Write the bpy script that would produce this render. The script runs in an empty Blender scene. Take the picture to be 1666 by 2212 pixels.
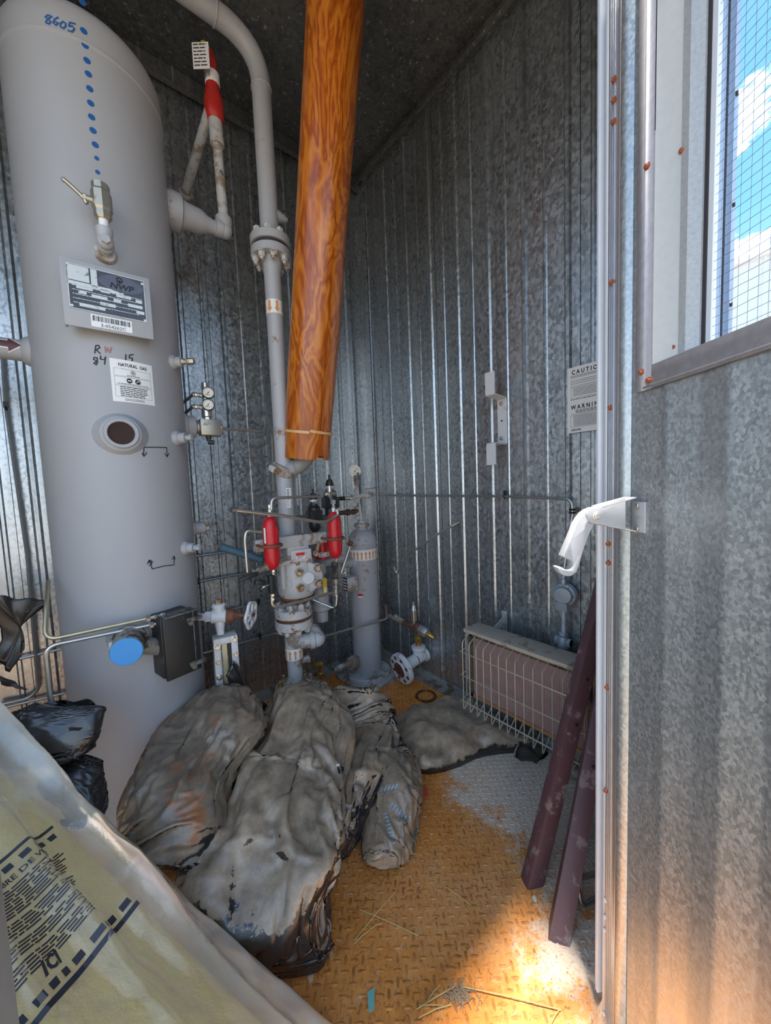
import bpy, bmesh, math, random
import numpy as np
from mathutils import Vector, Matrix, noise
random.seed(7)
PI = math.pi
sc = bpy.context.scene
COL = sc.collection
# ------------------------------------------------------------------ camera
CAM = Vector((-1.433, -1.932, 1.124))
YAW, PIT, ROL, FPX = math.radians(38.883), math.radians(4.1568), math.radians(-2.26748), 785.02
cd = Vector((math.sin(YAW)*math.cos(PIT), math.cos(YAW)*math.cos(PIT), -math.sin(PIT)))
_r = Vector((math.cos(YAW), -math.sin(YAW), 0)); _u = _r.cross(cd)
cr = math.cos(ROL)*_r + math.sin(ROL)*_u
cu = -math.sin(ROL)*_r + math.cos(ROL)*_u
cam = bpy.data.cameras.new('camera'); cam.sensor_fit = 'HORIZONTAL'; cam.sensor_width = 36
cam.lens = 36*FPX/1666; cam.clip_start = .02; cam.clip_end = 300
co = bpy.data.objects.new('camera', cam); COL.objects.link(co)
co.matrix_world = Matrix(((cr.x, cu.x, -cd.x, CAM.x), (cr.y, cu.y, -cd.y, CAM.y), (cr.z, cu.z, -cd.z, CAM.z), (0, 0, 0, 1)))
sc.camera = co
# ------------------------------------------------------------------ light
EXPOSURE, SKY_STRENGTH, SUN_STRENGTH = 2.78, 0.48, 3.1
sc.view_settings.view_transform = 'Standard'; sc.view_settings.look = 'None'
sc.view_settings.gamma = 1; sc.view_settings.use_curve_mapping = False
sc.view_settings.exposure = EXPOSURE
w = bpy.data.worlds.new('sky'); sc.world = w; w.use_nodes = True
nt = w.node_tree; nt.nodes.clear()
def wn(t, **k):
    n = nt.nodes.new(t)
    for a, b in k.items(): setattr(n, a, b)
    return n
tc = wn('ShaderNodeTexCoord'); sep = wn('ShaderNodeSeparateXYZ'); nt.links.new(tc.outputs['Generated'], sep.inputs[0])
rp = wn('ShaderNodeValToRGB'); nt.links.new(sep.outputs['Z'], rp.inputs[0])
e = rp.color_ramp.elements
e[0].position = 0.0; e[0].color = (.46, .60, .72, 1); e[1].position = 1.0; e[1].color = (.08, .20, .42, 1)
q = e.new(.45); q.color = (.13, .31, .58, 1)
mp = wn('ShaderNodeMapping'); mp.inputs['Scale'].default_value = (1, 1, 2.2); nt.links.new(tc.outputs['Generated'], mp.inputs[0])
nz = wn('ShaderNodeTexNoise'); nz.inputs['Scale'].default_value = 4.2; nz.inputs['Detail'].default_value = 7; nz.inputs['Roughness'].default_value = .62
nt.links.new(mp.outputs[0], nz.inputs['Vector'])
cr2 = wn('ShaderNodeValToRGB'); cr2.color_ramp.elements[0].position = .52; cr2.color_ramp.elements[1].position = .80
nt.links.new(nz.outputs[0], cr2.inputs[0])
mx = wn('ShaderNodeMixRGB'); mx.inputs[2].default_value = (3.4, 3.0, 2.45, 1)
nt.links.new(cr2.outputs[0], mx.inputs[0]); nt.links.new(rp.outputs[0], mx.inputs[1])
bg = wn('ShaderNodeBackground'); bg.inputs[1].default_value = SKY_STRENGTH; nt.links.new(mx.outputs[0], bg.inputs[0])
wo = wn('ShaderNodeOutputWorld'); nt.links.new(bg.outputs[0], wo.inputs[0])
sl = bpy.data.lights.new('sun', 'SUN'); sl.energy = SUN_STRENGTH; sl.angle = math.radians(5.0); sl.color = (1, .93, .82)
so = bpy.data.objects.new('sun', sl); COL.objects.link(so)
SUN_AZ, SUN_EL = math.radians(205), math.radians(85.2)       # compass azimuth from +y towards +x, of the direction TO the sun
to_sun = Vector((math.sin(SUN_AZ)*math.cos(SUN_EL), math.cos(SUN_AZ)*math.cos(SUN_EL), math.sin(SUN_EL)))
so.rotation_euler = to_sun.to_track_quat('Z', 'Y').to_euler(); so.location = to_sun*20

# ------------------------------------------------------------------ measuring: a point of the photo on a known plane of the room
def ray(px, py): return cd + cr*((px-833)/FPX) - cu*((py-1106)/FPX)
def P(px, py, ax, val):
    v = ray(px, py); t = (val-CAM[ax])/v[ax]; return CAM + v*t
def PX(px, py, x): return P(px, py, 0, x)
def PY(px, py, y): return P(px, py, 1, y)
def PZ(px, py, z): return P(px, py, 2, z)
def S(p): return (p-CAM).dot(cd)/FPX          # metres per pixel at p
X, Y, Z = Vector((1, 0, 0)), Vector((0, 1, 0)), Vector((0, 0, 1))
def V(*a): return Vector(a)

# ------------------------------------------------------------------ mesh builder
ORG = {}
class MB:
    def __init__(s): s.v = []; s.f = []; s.ang = None
    def add(s, vs, fs):
        o = len(s.v); s.v.extend(vs); s.f.extend([[i+o for i in f] for f in fs]); return s
    def box(s, c, size, ax=None):
        ax = ax or (X, Y, Z); h = [k/2 for k in size]; vs = []
        for i in (-1, 1):
            for j in (-1, 1):
                for k in (-1, 1): vs.append(c + ax[0]*(i*h[0]) + ax[1]*(j*h[1]) + ax[2]*(k*h[2]))
        fl = [(0, 1, 3, 2), (4, 6, 7, 5), (0, 4, 5, 1), (2, 3, 7, 6), (0, 2, 6, 4), (1, 5, 7, 3)]
        if ax[0].cross(ax[1]).dot(ax[2]) < 0: fl = [f[::-1] for f in fl]
        return s.add(vs, fl)
    def lathe(s, p, d, prof, n=24, closed=False):
        d = d.normalized(); a = d.orthogonal().normalized(); b = d.cross(a); vs = []; fs = []
        for r, h in prof:
            for i in range(n):
                t = 2*PI*i/n; vs.append(p + d*h + (a*math.cos(t)+b*math.sin(t))*max(r, 1e-5))
        m = len(prof)
        for j in range(m if closed else m-1):
            j2 = (j+1) % m
            for i in range(n):
                k = (i+1) % n; fs.append((j*n+i, j*n+k, j2*n+k, j2*n+i))
        if not closed:
            if prof[0][0] > 1e-4: fs.append(tuple(range(n))[::-1])
            if prof[-1][0] > 1e-4: fs.append(tuple((m-1)*n+i for i in range(n)))
        return s.add(vs, fs)
    def cyl(s, p0, p1, r, r1=None, n=20, ch=.0):
        d = p1-p0; L = d.length; r1 = r if r1 is None else r1
        if ch: return s.lathe(p0, d, [(r-ch, 0), (r, ch), (r1, L-ch), (r1-ch, L)], n)
        return s.lathe(p0, d, [(r, 0), (r1, L)], n)
    def hexn(s, p, d, r, h):
        return s.lathe(p, d, [(r*.9, 0), (r, h*.08), (r, h*.85), (r*.85, h)], 6)
    def tube(s, pts, r, n=8, bend=0., seg=5):
        pts = [Vector(q) for q in pts]; path = [pts[0]]
        for i in range(1, len(pts)-1):
            a, b, c = pts[i-1], pts[i], pts[i+1]; u = (a-b); w_ = (c-b); la, lb = u.length, w_.length
            t = min(bend, la*.49, lb*.49)
            if t < 1e-5: path.append(b); continue
            u.normalize(); w_.normalize()
            for k in range(seg+1):
                q = k/seg; path.append((b+u*t)*(1-q)**2 + b*2*q*(1-q) + (b+w_*t)*q*q)
        path.append(pts[-1]); vs = []; fs = []
        tn = (path[1]-path[0]).normalized(); a = tn.orthogonal().normalized()
        for i, p in enumerate(path):
            t = (path[min(i+1, len(path)-1)]-path[max(i-1, 0)])
            t = t.normalized() if t.length > 1e-9 else tn
            a = a - t*a.dot(t); a = a.normalized() if a.length > 1e-6 else t.orthogonal().normalized()
            b = t.cross(a)
            rr = r(i/(len(path)-1)) if callable(r) else r
            for k in range(n): vs.append(p + (a*math.cos(2*PI*k/n)+b*math.sin(2*PI*k/n))*rr)
        for i in range(len(path)-1):
            for k in range(n):
                k2 = (k+1) % n; fs.append((i*n+k, i*n+k2, (i+1)*n+k2, (i+1)*n+k))
        fs.append(tuple(range(n))[::-1]); m = (len(path)-1)*n; fs.append(tuple(m+i for i in range(n)))
        return s.add(vs, fs)
    def torus(s, p, d, R, r, n=32, m=8, a0=0, a1=2*PI, ref=None):
        d = d.normalized(); a = (ref-d*ref.dot(d)).normalized() if ref else d.orthogonal().normalized(); b = d.cross(a)
        full = abs(a1-a0-2*PI) < 1e-4; vs = []; fs = []; N = n if full else n+1
        for i in range(N):
            t = a0+(a1-a0)*i/n; e_ = a*math.cos(t)+b*math.sin(t)
            for k in range(m):
                q = 2*PI*k/m; vs.append(p + e_*(R+r*math.cos(q)) + d*(r*math.sin(q)))
        for i in range(n):
            i2 = (i+1) % N
            for k in range(m):
                k2 = (k+1) % m; fs.append((i*m+k, i2*m+k, i2*m+k2, i*m+k2))
        if not full: fs.append(tuple(range(m))); fs.append(tuple((N-1)*m+k for k in range(m))[::-1])
        return s.add(vs, fs)
    def ball(s, p, r, n=14, m=8, sx=(1, 1, 1)):
        prof = [(r*math.sin(PI*i/m), -r*math.cos(PI*i/m)) for i in range(m+1)]
        o = len(s.v); s.lathe(V(0, 0, 0), Z, prof, n)
        for i in range(o, len(s.v)): q = s.v[i]; s.v[i] = p + V(q.x*sx[0], q.y*sx[1], q.z*sx[2])
        return s
    def prism(s, pts, ext):
        n = len(pts); vs = list(pts)+[p+ext for p in pts]
        fs = [tuple(range(n))[::-1], tuple(range(n, 2*n))]+[(i, (i+1) % n, n+(i+1) % n, n+i) for i in range(n)]
        return s.add(vs, fs)
    def grid(s, fn, nu, nv, cu_=False, cv_=False):
        vs = []; fs = []
        for i in range(nu):
            for j in range(nv): vs.append(fn(i/(nu if cu_ else nu-1), j/(nv if cv_ else nv-1)))
        for i in range(nu if cu_ else nu-1):
            i2 = (i+1) % nu
            for j in range(nv if cv_ else nv-1):
                j2 = (j+1) % nv; fs.append((i*nv+j, i2*nv+j, i2*nv+j2, i*nv+j2))
        return s.add(vs, fs)
    def mesh(s, name, m, off=V(0, 0, 0), bevel=0, ang=32, recalc=True):
        me = bpy.data.meshes.new(name); me.from_pydata([tuple(p-off) for p in s.v], [], s.f)
        if recalc or bevel:
            bm = bmesh.new(); bm.from_mesh(me)
            bmesh.ops.remove_doubles(bm, verts=bm.verts, dist=1e-6)
            bmesh.ops.recalc_face_normals(bm, faces=bm.faces)
            if bevel:
                ed = [k for k in bm.edges if len(k.link_faces) == 2 and k.calc_face_angle(0) > .6]
                bmesh.ops.bevel(bm, geom=ed, offset=bevel, segments=2, affect='EDGES', profile=.5, clamp_overlap=True)
            bm.to_mesh(me); bm.free()
        me.polygons.foreach_set('use_smooth', [True]*len(me.polygons))
        me.set_sharp_from_angle(angle=math.radians(s.ang or ang))
        me.materials.append(m); me.update(); return me
    def part(s, name, m, parent=None, label=None, stuff=False, **k):
        off = ORG[parent.name] if parent else V(0, 0, 0)
        o = bpy.data.objects.new(name, s.mesh(name, m, off, **k)); COL.objects.link(o); ORG[o.name] = off
        if parent: o.parent = parent
        if label: o['label'] = label
        if stuff: o['kind'] = 'stuff'
        return o
    def thing(s, name, m, label, cat, group=None, kind=None, **k):
        xs = [p.x for p in s.v]; ys = [p.y for p in s.v]; zs = [p.z for p in s.v]
        off = V((min(xs)+max(xs))/2, (min(ys)+max(ys))/2, min(zs))
        o = bpy.data.objects.new(name, s.mesh(name, m, off, **k)); COL.objects.link(o); o.location = off; ORG[o.name] = off
        tag(o, label, cat, group, kind); return o
def tag(o, label=None, cat=None, group=None, kind=None):
    for k, v in (('label', label), ('category', cat), ('group', group), ('kind', kind)):
        if v: o[k] = v
def thing(name, loc, label=None, cat=None, group=None, kind=None):
    o = bpy.data.objects.new(name, None); o.empty_display_size = .05; COL.objects.link(o); o.location = loc; ORG[o.name] = Vector(loc)
    tag(o, label, cat, group, kind); return o
def frame(d):                                  # rotation taking +z to d
    return d.to_track_quat('Z', 'Y').to_matrix().to_4x4()
def inst(me, name, p, d, parent, spin=0):
    o = bpy.data.objects.new(name, me); COL.objects.link(o); o.parent = parent; ORG[o.name] = ORG[parent.name]
    o.matrix_local = Matrix.Translation(p-ORG[parent.name]) @ frame(d) @ Matrix.Rotation(spin, 4, 'Z'); return o

# ------------------------------------------------------------------ materials
MATS = {}
class NT:
    def __init__(s, name):
        s.m = bpy.data.materials.new(name); s.m.use_nodes = True; s.t = s.m.node_tree
        s.b = s.t.nodes['Principled BSDF']; s._c = None
    def n(s, t, ins=None, **k):
        x = s.t.nodes.new(t)
        for a, b in k.items(): setattr(x, a, b)
        for a, b in (ins or {}).items():
            if hasattr(b, 'links') or isinstance(b, bpy.types.NodeSocket): s.t.links.new(b, x.inputs[a])
            else: x.inputs[a].default_value = b
        return x
    def co(s, scale=(1, 1, 1), obj=True):
        if obj: g = s.n('ShaderNodeNewGeometry').outputs['Position']
        else: g = s.n('ShaderNodeTexCoord').outputs['Object']
        return s.n('ShaderNodeMapping', {'Vector': g, 'Scale': scale}).outputs[0]
    def noise(s, scale, detail=4, rough=.55, vec=None, dist=0):
        return s.n('ShaderNodeTexNoise', {'Vector': vec or s.co(), 'Scale': scale, 'Detail': detail, 'Roughness': rough, 'Distortion': dist}).outputs[0]
    def ramp(s, f, stops):
        r = s.n('ShaderNodeValToRGB', {'Fac': f}); e = r.color_ramp.elements
        while len(e) < len(stops): e.new(.5)
        for k, (p, c) in zip(e, stops):
            k.position = p; k.color = (c, c, c, 1) if isinstance(c, (int, float)) else (*c, 1)
        return r.outputs[0]
    def mix(s, f, a, b, t='MIX'):
        x = s.n('ShaderNodeMixRGB', blend_type=t)
        for i, v in ((0, f), (1, a), (2, b)):
            if isinstance(v, bpy.types.NodeSocket): s.t.links.new(v, x.inputs[i])
            elif i == 0: x.inputs[0].default_value = v
            else: x.inputs[i].default_value = (*v, 1) if len(v) == 3 else v
        return x.outputs[0]
    def math(s, op, a, b=0., c=None):
        x = s.n('ShaderNodeMath', operation=op)
        for i, v in ((0, a), (1, b), (2, c)):
            if v is None: continue
            if isinstance(v, bpy.types.NodeSocket): s.t.links.new(v, x.inputs[i])
            else: x.inputs[i].default_value = v
        return x.outputs[0]
    def set(s, **k):
        for a, v in k.items():
            i = s.b.inputs[{'base': 'Base Color', 'rough': 'Roughness', 'metal': 'Metallic', 'coat': 'Coat Weight', 'spec': 'Specular IOR Level', 'alpha': 'Alpha', 'coatr': 'Coat Roughness', 'trans': 'Transmission Weight', 'normal': 'Normal', 'ior': 'IOR'}[a]]
            if isinstance(v, bpy.types.NodeSocket): s.t.links.new(v, i)
            else: i.default_value = (*v, 1) if isinstance(v, tuple) and len(v) == 3 else v
        return s
    def bump(s, h, strength=.3, dist=.01):
        b = s.n('ShaderNodeBump', {'Height': h, 'Strength': strength, 'Distance': dist}); s.t.links.new(b.outputs[0], s.b.inputs['Normal']); return s
def plain(name, col, rough=.5, metal=0, coat=0, var=.25, scale=30, bump=0):
    if name in MATS: return MATS[name]
    a = NT(name); f = a.noise(scale, 4)
    c2 = tuple(k*(1-var) for k in col); c1 = tuple(min(1, k*(1+var*.5)) for k in col)
    a.set(base=a.mix(f, c1, c2), rough=rough, metal=metal, coat=coat)
    if bump: a.bump(f, bump, .004)
    MATS[name] = a.m; return a.m
def worn(name, col, patch, amount, rough=.5, metal=0, scale=14, fine=.5, col_var=.12):
    """paint with patches of rust or grime of their own shape"""
    if name in MATS: return MATS[name]
    a = NT(name); f = a.noise(scale, 8, .68); g = a.noise(scale*4, 3)
    base = a.mix(g, col, tuple(k*(1-col_var) for k in col))
    msk = a.ramp(f, [(max(0, .5-amount-.001+.2), 0), (max(0.01, .5-amount+.28), 1)]); 
    p2 = tuple(k*.55 for k in patch)
    a.set(base=a.mix(msk, base, a.mix(a.noise(scale*6, 5), patch, p2)), rough=a.ramp(msk, [(0, rough), (1, .8)]), metal=metal)
    a.bump(a.math('ADD', msk, a.math('MULTIPLY', g, .3)), .15, .003)
    MATS[name] = a.m; return a.m

def galvanized(name, base, dark, light, grime=.5, metal=.55, rough=.42, vscale=1.0, fleckamt=.7):
    a = NT(name)
    v = a.n('ShaderNodeTexVoronoi', {'Vector': a.co((1, 1, .75)), 'Scale': 85*vscale}); sp = a.n('ShaderNodeSeparateColor', {0: v.outputs['Color']}).outputs[0]
    band = a.noise(1.0, 4, .6, a.co((9, 9, .35)))
    streak = a.noise(1.0, 5, .62, a.co((26, 26, .9)))
    blotch = a.noise(2.2, 4, .6, a.co((1.4, 1.4, .8)))
    fleck = a.noise(85*vscale, 4, .65, a.co((1, 1, .7)))
    c = a.mix(a.ramp(sp, [(.1, 0), (.9, 1)]), base, light)
    c = a.mix(a.math('MULTIPLY', a.math('MULTIPLY', a.ramp(fleck, [(.49, 0), (.57, 1)]), a.ramp(band, [(.36, .18), (.66, 1)])), fleckamt), c, dark)
    c = a.mix(a.math('MULTIPLY', a.ramp(streak, [(.50, 0), (.74, 1)]), grime), c, dark)
    c = a.mix(a.math('MULTIPLY', a.ramp(blotch, [(.45, 0), (.7, 1)]), .4), c, light)
    vs_ = a.noise(1.0, 3, .5, a.co((60, 60, 1.2)))
    c = a.mix(a.math('MULTIPLY', a.ramp(vs_, [(.62, 0), (.72, 1)]), .3), c, (.66, .71, .74))
    rr = a.math('ADD', a.math('MULTIPLY', sp, .14), a.math('ADD', a.math('MULTIPLY', streak, .2), rough-.15))
    a.set(base=c, rough=rr, metal=metal)
    a.bump(a.math('ADD', a.math('MULTIPLY', sp, .4), fleck), .08, .002)
    MATS[name] = a.m; return a.m
GALV = galvanized('galvanized_wall', (.43, .46, .48), (.10, .105, .105), (.60, .635, .66), metal=.87, rough=.32, fleckamt=.6)
GALVD = galvanized('galvanized_door', (.42, .45, .465), (.24, .26, .265), (.58, .615, .63), grime=.45, rough=.42, metal=.8, vscale=2.8, fleckamt=.55)
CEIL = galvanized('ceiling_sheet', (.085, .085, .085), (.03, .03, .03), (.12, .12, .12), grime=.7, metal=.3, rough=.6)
ALU = plain('aluminium', (.62, .63, .66), .34, .85, var=.15, scale=60)
ALUW = plain('white_weatherstrip', (.72, .74, .78), .45, .1, var=.08)
GASK = plain('dark_gasket', (.035, .03, .035), .7)
SPECK = plain('speckled_zinc', (.42, .43, .43), .45, .2, var=.35, scale=220)
TANK = None
def tank_paint():
    a = NT('grey_vessel_paint'); f = a.noise(3, 4); g = a.noise(40, 4)
    a.set(base=a.mix(f, (.36, .36, .372), (.33, .33, .342)), rough=a.ramp(g, [(.3, .42), (.7, .55)]), metal=.0, spec=.4); a.bump(g, .04, .002); return a.m
TANK = tank_paint()
GREY = worn('grey_pipe_paint', (.40, .40, .42), (.30, .14, .05), .10, .45, scale=9)
GREYR = worn('grey_paint_rusty', (.54, .53, .52), (.30, .12, .035), .15, .5, scale=24)
GREYD = worn('grey_paint_dirty', (.50, .50, .50), (.33, .26, .19), .22, .55, scale=11)
WHITE = worn('white_paint', (.66, .66, .67), (.35, .25, .18), .10, .4, scale=12)
RUST = worn('rust', (.24, .09, .03), (.12, .045, .02), .25, .8, scale=22)
RUSTB = worn('rusty_bolt', (.50, .42, .32), (.34, .15, .04), .24, .55, metal=.3, scale=45)
BOLTW = worn('painted_bolt', (.55, .54, .52), (.32, .18, .08), .17, .5, scale=50)
SCREW = plain('rust_red_screw', (.36, .10, .045), .7, .1, var=.5, scale=200)
STEEL = plain('tube_steel', (.50, .47, .42), .34, .85, var=.2, scale=25)
STEELD = plain('dark_tube', (.22, .21, .20), .4, .7, var=.3)
STEELB = plain('bright_fitting', (.66, .63, .56), .28, .9, var=.2)
BRASS = worn('brass_block', (.46, .42, .34), (.38, .33, .24), .1, .38, metal=.75, scale=30)
GOLD = plain('brass_fitting', (.62, .36, .10), .35, .8, var=.3)
RED = worn('red_bottle', (.56, .012, .018), (.20, .02, .015), .10, .33, scale=18)
REDV = plain('red_valve', (.50, .022, .015), .45, var=.25)
BLACKP = plain('black_plastic', (.022, .022, .023), .42, var=.4)
BLACKD = worn('black_box', (.020, .020, .020), (.16, .14, .11), .12, .45, scale=12)
DUSTBOX = worn('dusty_box_top', (.16, .145, .12), (.05, .045, .04), .2, .7, scale=30)
BLUE = plain('blue_cap', (.055, .29, .66), .5, var=.1)
BLUEH = plain('blue_grip', (.055, .12, .17), .6, var=.4, scale=60, bump=.4)
INK = plain('black_ink', (.012, .012, .016), .6, var=.1)
INKB = plain('blue_ink', (.015, .09, .28), .55, var=.2)
INKR = plain('faded_red_ink', (.32, .16, .15), .6, var=.2)
PAPER = plain('white_sticker', (.78, .78, .77), .45, var=.06)
ORNG = plain('orange_print', (.70, .28, .08), .55, var=.15)
MAROON = worn('maroon_angle', (.115, .055, .060), (.30, .225, .21), .15, .5, scale=22)
YEL = plain('yellow_tag', (.78, .52, .03), .5, var=.12)
STRAW = plain('straw', (.62, .44, .16), .7, var=.3)
WIRE = plain('guard_wire', (.60, .56, .46), .42, .5, var=.2)
HOOD = worn('heater_hood', (.44, .375, .30), (.28, .22, .16), .2, .6, scale=9)
DIAL = plain('dial_face', (.80, .77, .68), .4, var=.05)
GLASSY = None
def glass():
    a = NT('clear_pane'); a.t.nodes.remove(a.b)
    o = a.t.nodes['Material Output']
    t = a.n('ShaderNodeBsdfTransparent', {'Color': (.93, .96, 1, 1)}); g = a.n('ShaderNodeBsdfGlossy', {'Roughness': .02})
    m = a.n('ShaderNodeMixShader', {0: .06, 1: t.outputs[0], 2: g.outputs[0]}); a.t.links.new(m.outputs[0], o.inputs[0]); return a.m
GLASS = glass()
def swirl():
    a = NT('amber_resin')
    w1 = a.noise(1.0, 3, .5, a.co((5.5, 5.5, 1.5)), 2.2); w2 = a.noise(1.0, 5, .6, a.co((13, 13, 3.2)), 1.5)
    k = a.math('FRACT', a.math('MULTIPLY', a.math('ADD', w1, a.math('MULTIPLY', w2, .30)), 6.0))
    tri = a.math('MULTIPLY', a.math('ABSOLUTE', a.math('SUBTRACT', k, .5)), 2.)
    fine = a.noise(1.0, 6, .7, a.co((70, 70, 9)))
    c = a.ramp(a.math('ADD', a.math('MULTIPLY', tri, .62), a.math('MULTIPLY', fine, .5)), [(.12, (.20, .036, .004)), (.40, (.36, .080, .006)), (.64, (.47, .130, .010)), (.95, (.60, .21, .022))])
    big = a.ramp(a.noise(1.5, 3, .5, a.co((3, 3, .9))), [(.45, 0), (.65, 1)])
    c = a.mix(a.math('MULTIPLY', big, .5), c, (.36, .075, .008))
    a.set(base=c, rough=.30, coat=.25, coatr=.12); a.bump(a.math('ADD', fine, a.math('MULTIPLY', tri, .6)), .16, .004); return a.m
AMBER = swirl()
# ================================================================== THE SHED
def struct(o): o['kind'] = 'structure'; return o
H = 3.0
def ribbed(s0, s1, ribs, z0, z1, pos, ang=6):
    """sheet from s0 to s1 with raised ribs; pos(s, depth, z) -> point"""
    prof = [(s0, 0)]; 
    for c, wd, dp in sorted(ribs):
        if s0+.02 < c < s1-.02: prof += [(c-wd, 0), (c-wd*.45, dp), (c+wd*.45, dp), (c+wd, 0)]
    prof.append((s1, 0)); m = MB(); m.ang = ang; n = len(prof)
    vs = [pos(s, d, z) for z in (z0, z1) for s, d in prof] + [pos(s, d-.0012, z) for z in (z0, z1) for s, d in prof]
    fs = []
    for i in range(n-1):
        fs.append((i, i+1, n+i+1, n+i)); fs.append((2*n+i, 3*n+i, 3*n+i+1, 2*n+i+1))
    fs += [(0, n, 3*n, 2*n), (n-1, 3*n-1, 4*n-1, 2*n-1)]
    return m.add(vs, fs)
# back wall: sheets side by side, each with its narrow ribs
wb = struct(thing('wall_back', (-1.0, .01, 0)))
bribs = [(-1.97+.0925*k, .009 if k % 2 else .014, .003 if k % 2 else .007) for k in range(22)]
edges = [-2.0, -1.66, -1.29, -.925, -.555, -.185, 0.0]
for i in range(6):
    ribbed(edges[i]+.001, edges[i+1]-.001, bribs, 0, H, lambda s, d, z, k=i: V(s, -d-.0015*(k % 2), z)).part('galvanized_sheet', GALV, wb)
MB().box(V(-1.0, .045, H/2), (2.16, .07, H)).part('insulation_core', CEIL, wb)
wr = struct(thing('wall_right', (.01, -.8, 0)))
rribs = [(-.075-.0865*k, .009 if k % 2 else .014, .0025 if k % 2 else .006) for k in range(18)]
edg = [0.0, -.285, -.63, -.98, -1.33, -1.58]
for i in range(5):
    ribbed(edg[i+1]+.001, edg[i]-.001, rribs, 0, H, lambda s, d, z, k=i: V(-d-.0015*(k % 2), s, z)).part('galvanized_sheet', GALV, wr)
MB().box(V(.045, -.79, H/2), (.07, 1.72, H)).part('insulation_core', CEIL, wr)
wl = struct(thing('wall_left', (-2.01, -.4, 0)))
lr = [(-.075-.092*k, .012, .008) for k in range(17)]
for i in range(2):
    ribbed(-.40*(i+1)+.001, -.40*i-.001, lr, 0, H, lambda s, d, z: V(-2.0+d, s, z)).part('galvanized_sheet', GALV, wl)
MB().box(V(-2.04, -.36, 1.5), (.07, .86, 3.0)).part('insulation_core', CEIL, wl)
# front wall with the doorway between the two jambs
EXT = plain('white_outer_siding', (.26, .34, .45), .45, .1, var=.08)
DOOR_L, DOOR_R, HEAD = -1.485, -.655, 2.50
wf = struct(thing('wall_front', (-.4, -1.62, 0)))
def front(x0, x1, z0, z1):
    MB().box(V((x0+x1)/2, -1.612, (z0+z1)/2), (x1-x0, .034, z1-z0)).box(V((x0+x1)/2, -1.68, (z0+z1)/2), (x1-x0, .02, z1-z0)).part('wall_core', CEIL, wf)
    rb = [(x0+.05+.10*k, .016, .012) for k in range(int((x1-x0)/.1))]
    ribbed(x0, x1, rb, z0, z1, lambda s, d, z: V(s, -1.695-d, z)).part('outer_siding', EXT, wf)
front(-.535, .115, -.12, H+.1); front(-2.08, -.535, HEAD, H+.1)
m = MB(); m.box(V(.10, -1.712, 1.5), (.07, .012, 3.2)); m.box(V(.13, -1.66, 1.5), (.012, .11, 3.2)); m.part('corner_flashing', EXT, wf)
sm = MB().hexn(V(0, 0, 0), Z, .007, .006).mesh('screw', BLACKP)
for z in (1.35, 1.62, 1.9, 2.2): inst(sm, 'screw', V(.085, -1.718, z), -Y, wf)
xl = PY(45, 2212, -1.605).x
struct(MB().box(V(xl-.02, -1.630, 1.21), (.04, .05, 2.60)).part('trim_1', ALU, None, bevel=.003))
m = MB(); m.prism([V(-.640, -1.662, -.1), V(-.535, -1.600, -.1), V(-.500, -1.600, -.1), V(-.535, -1.70, -.1), V(-.60, -1.70, -.1)], Z*2.60); struct(m.part('trim_2', ALU))
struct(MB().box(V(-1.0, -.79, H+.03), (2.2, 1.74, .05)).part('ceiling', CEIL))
struct(MB().tube([V(-1.99, -.035, H-.075), V(-.01, -.035, H-.075)], .011, 6).box(V(-1.0, -.018, H-.03), (2.0, .03, .06)).part('trim_3', CEIL, None))
struct(MB().tube([V(-.035, -1.57, H-.04), V(-.035, -.02, H-.04)], .010, 6).box(V(-.018, -.79, H-.02), (.03, 1.56, .035)).part('trim_4', CEIL, None))
m = MB(); pr = [V(-.085, -.004, 0), V(-.080, -.016, 0), V(-.018, -.022, 0), V(-.022, -.08, 0), V(-.012, -.082, 0), V(0, 0, 0)]
struct(m.prism([p+Z*.01 for p in pr], Z*(H-.02)).part('trim_5', GALV, None, ang=20))
BASEM = worn('base_angle_dirty', (.30, .31, .29), (.20, .12, .06), .2, .6, scale=10)
struct(MB().box(V(-1.0, -.027, .004), (2.0, .05, .008)).box(V(-1.0, -.006, .02), (2.0, .008, .04)).part('baseboard_back', BASEM))
struct(MB().box(V(-.028, -.80, .004), (.05, 1.55, .008)).box(V(-.006, -.80, .022), (.008, 1.55, .044)).part('baseboard_right', BASEM))
struct(MB().box(V(-.95, -1.70, H+.09), (2.4, .14, .05)).part('added_overhang', EXT))          # unseen overhang over the doorway, added to limit the sun patch on the floor
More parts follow.
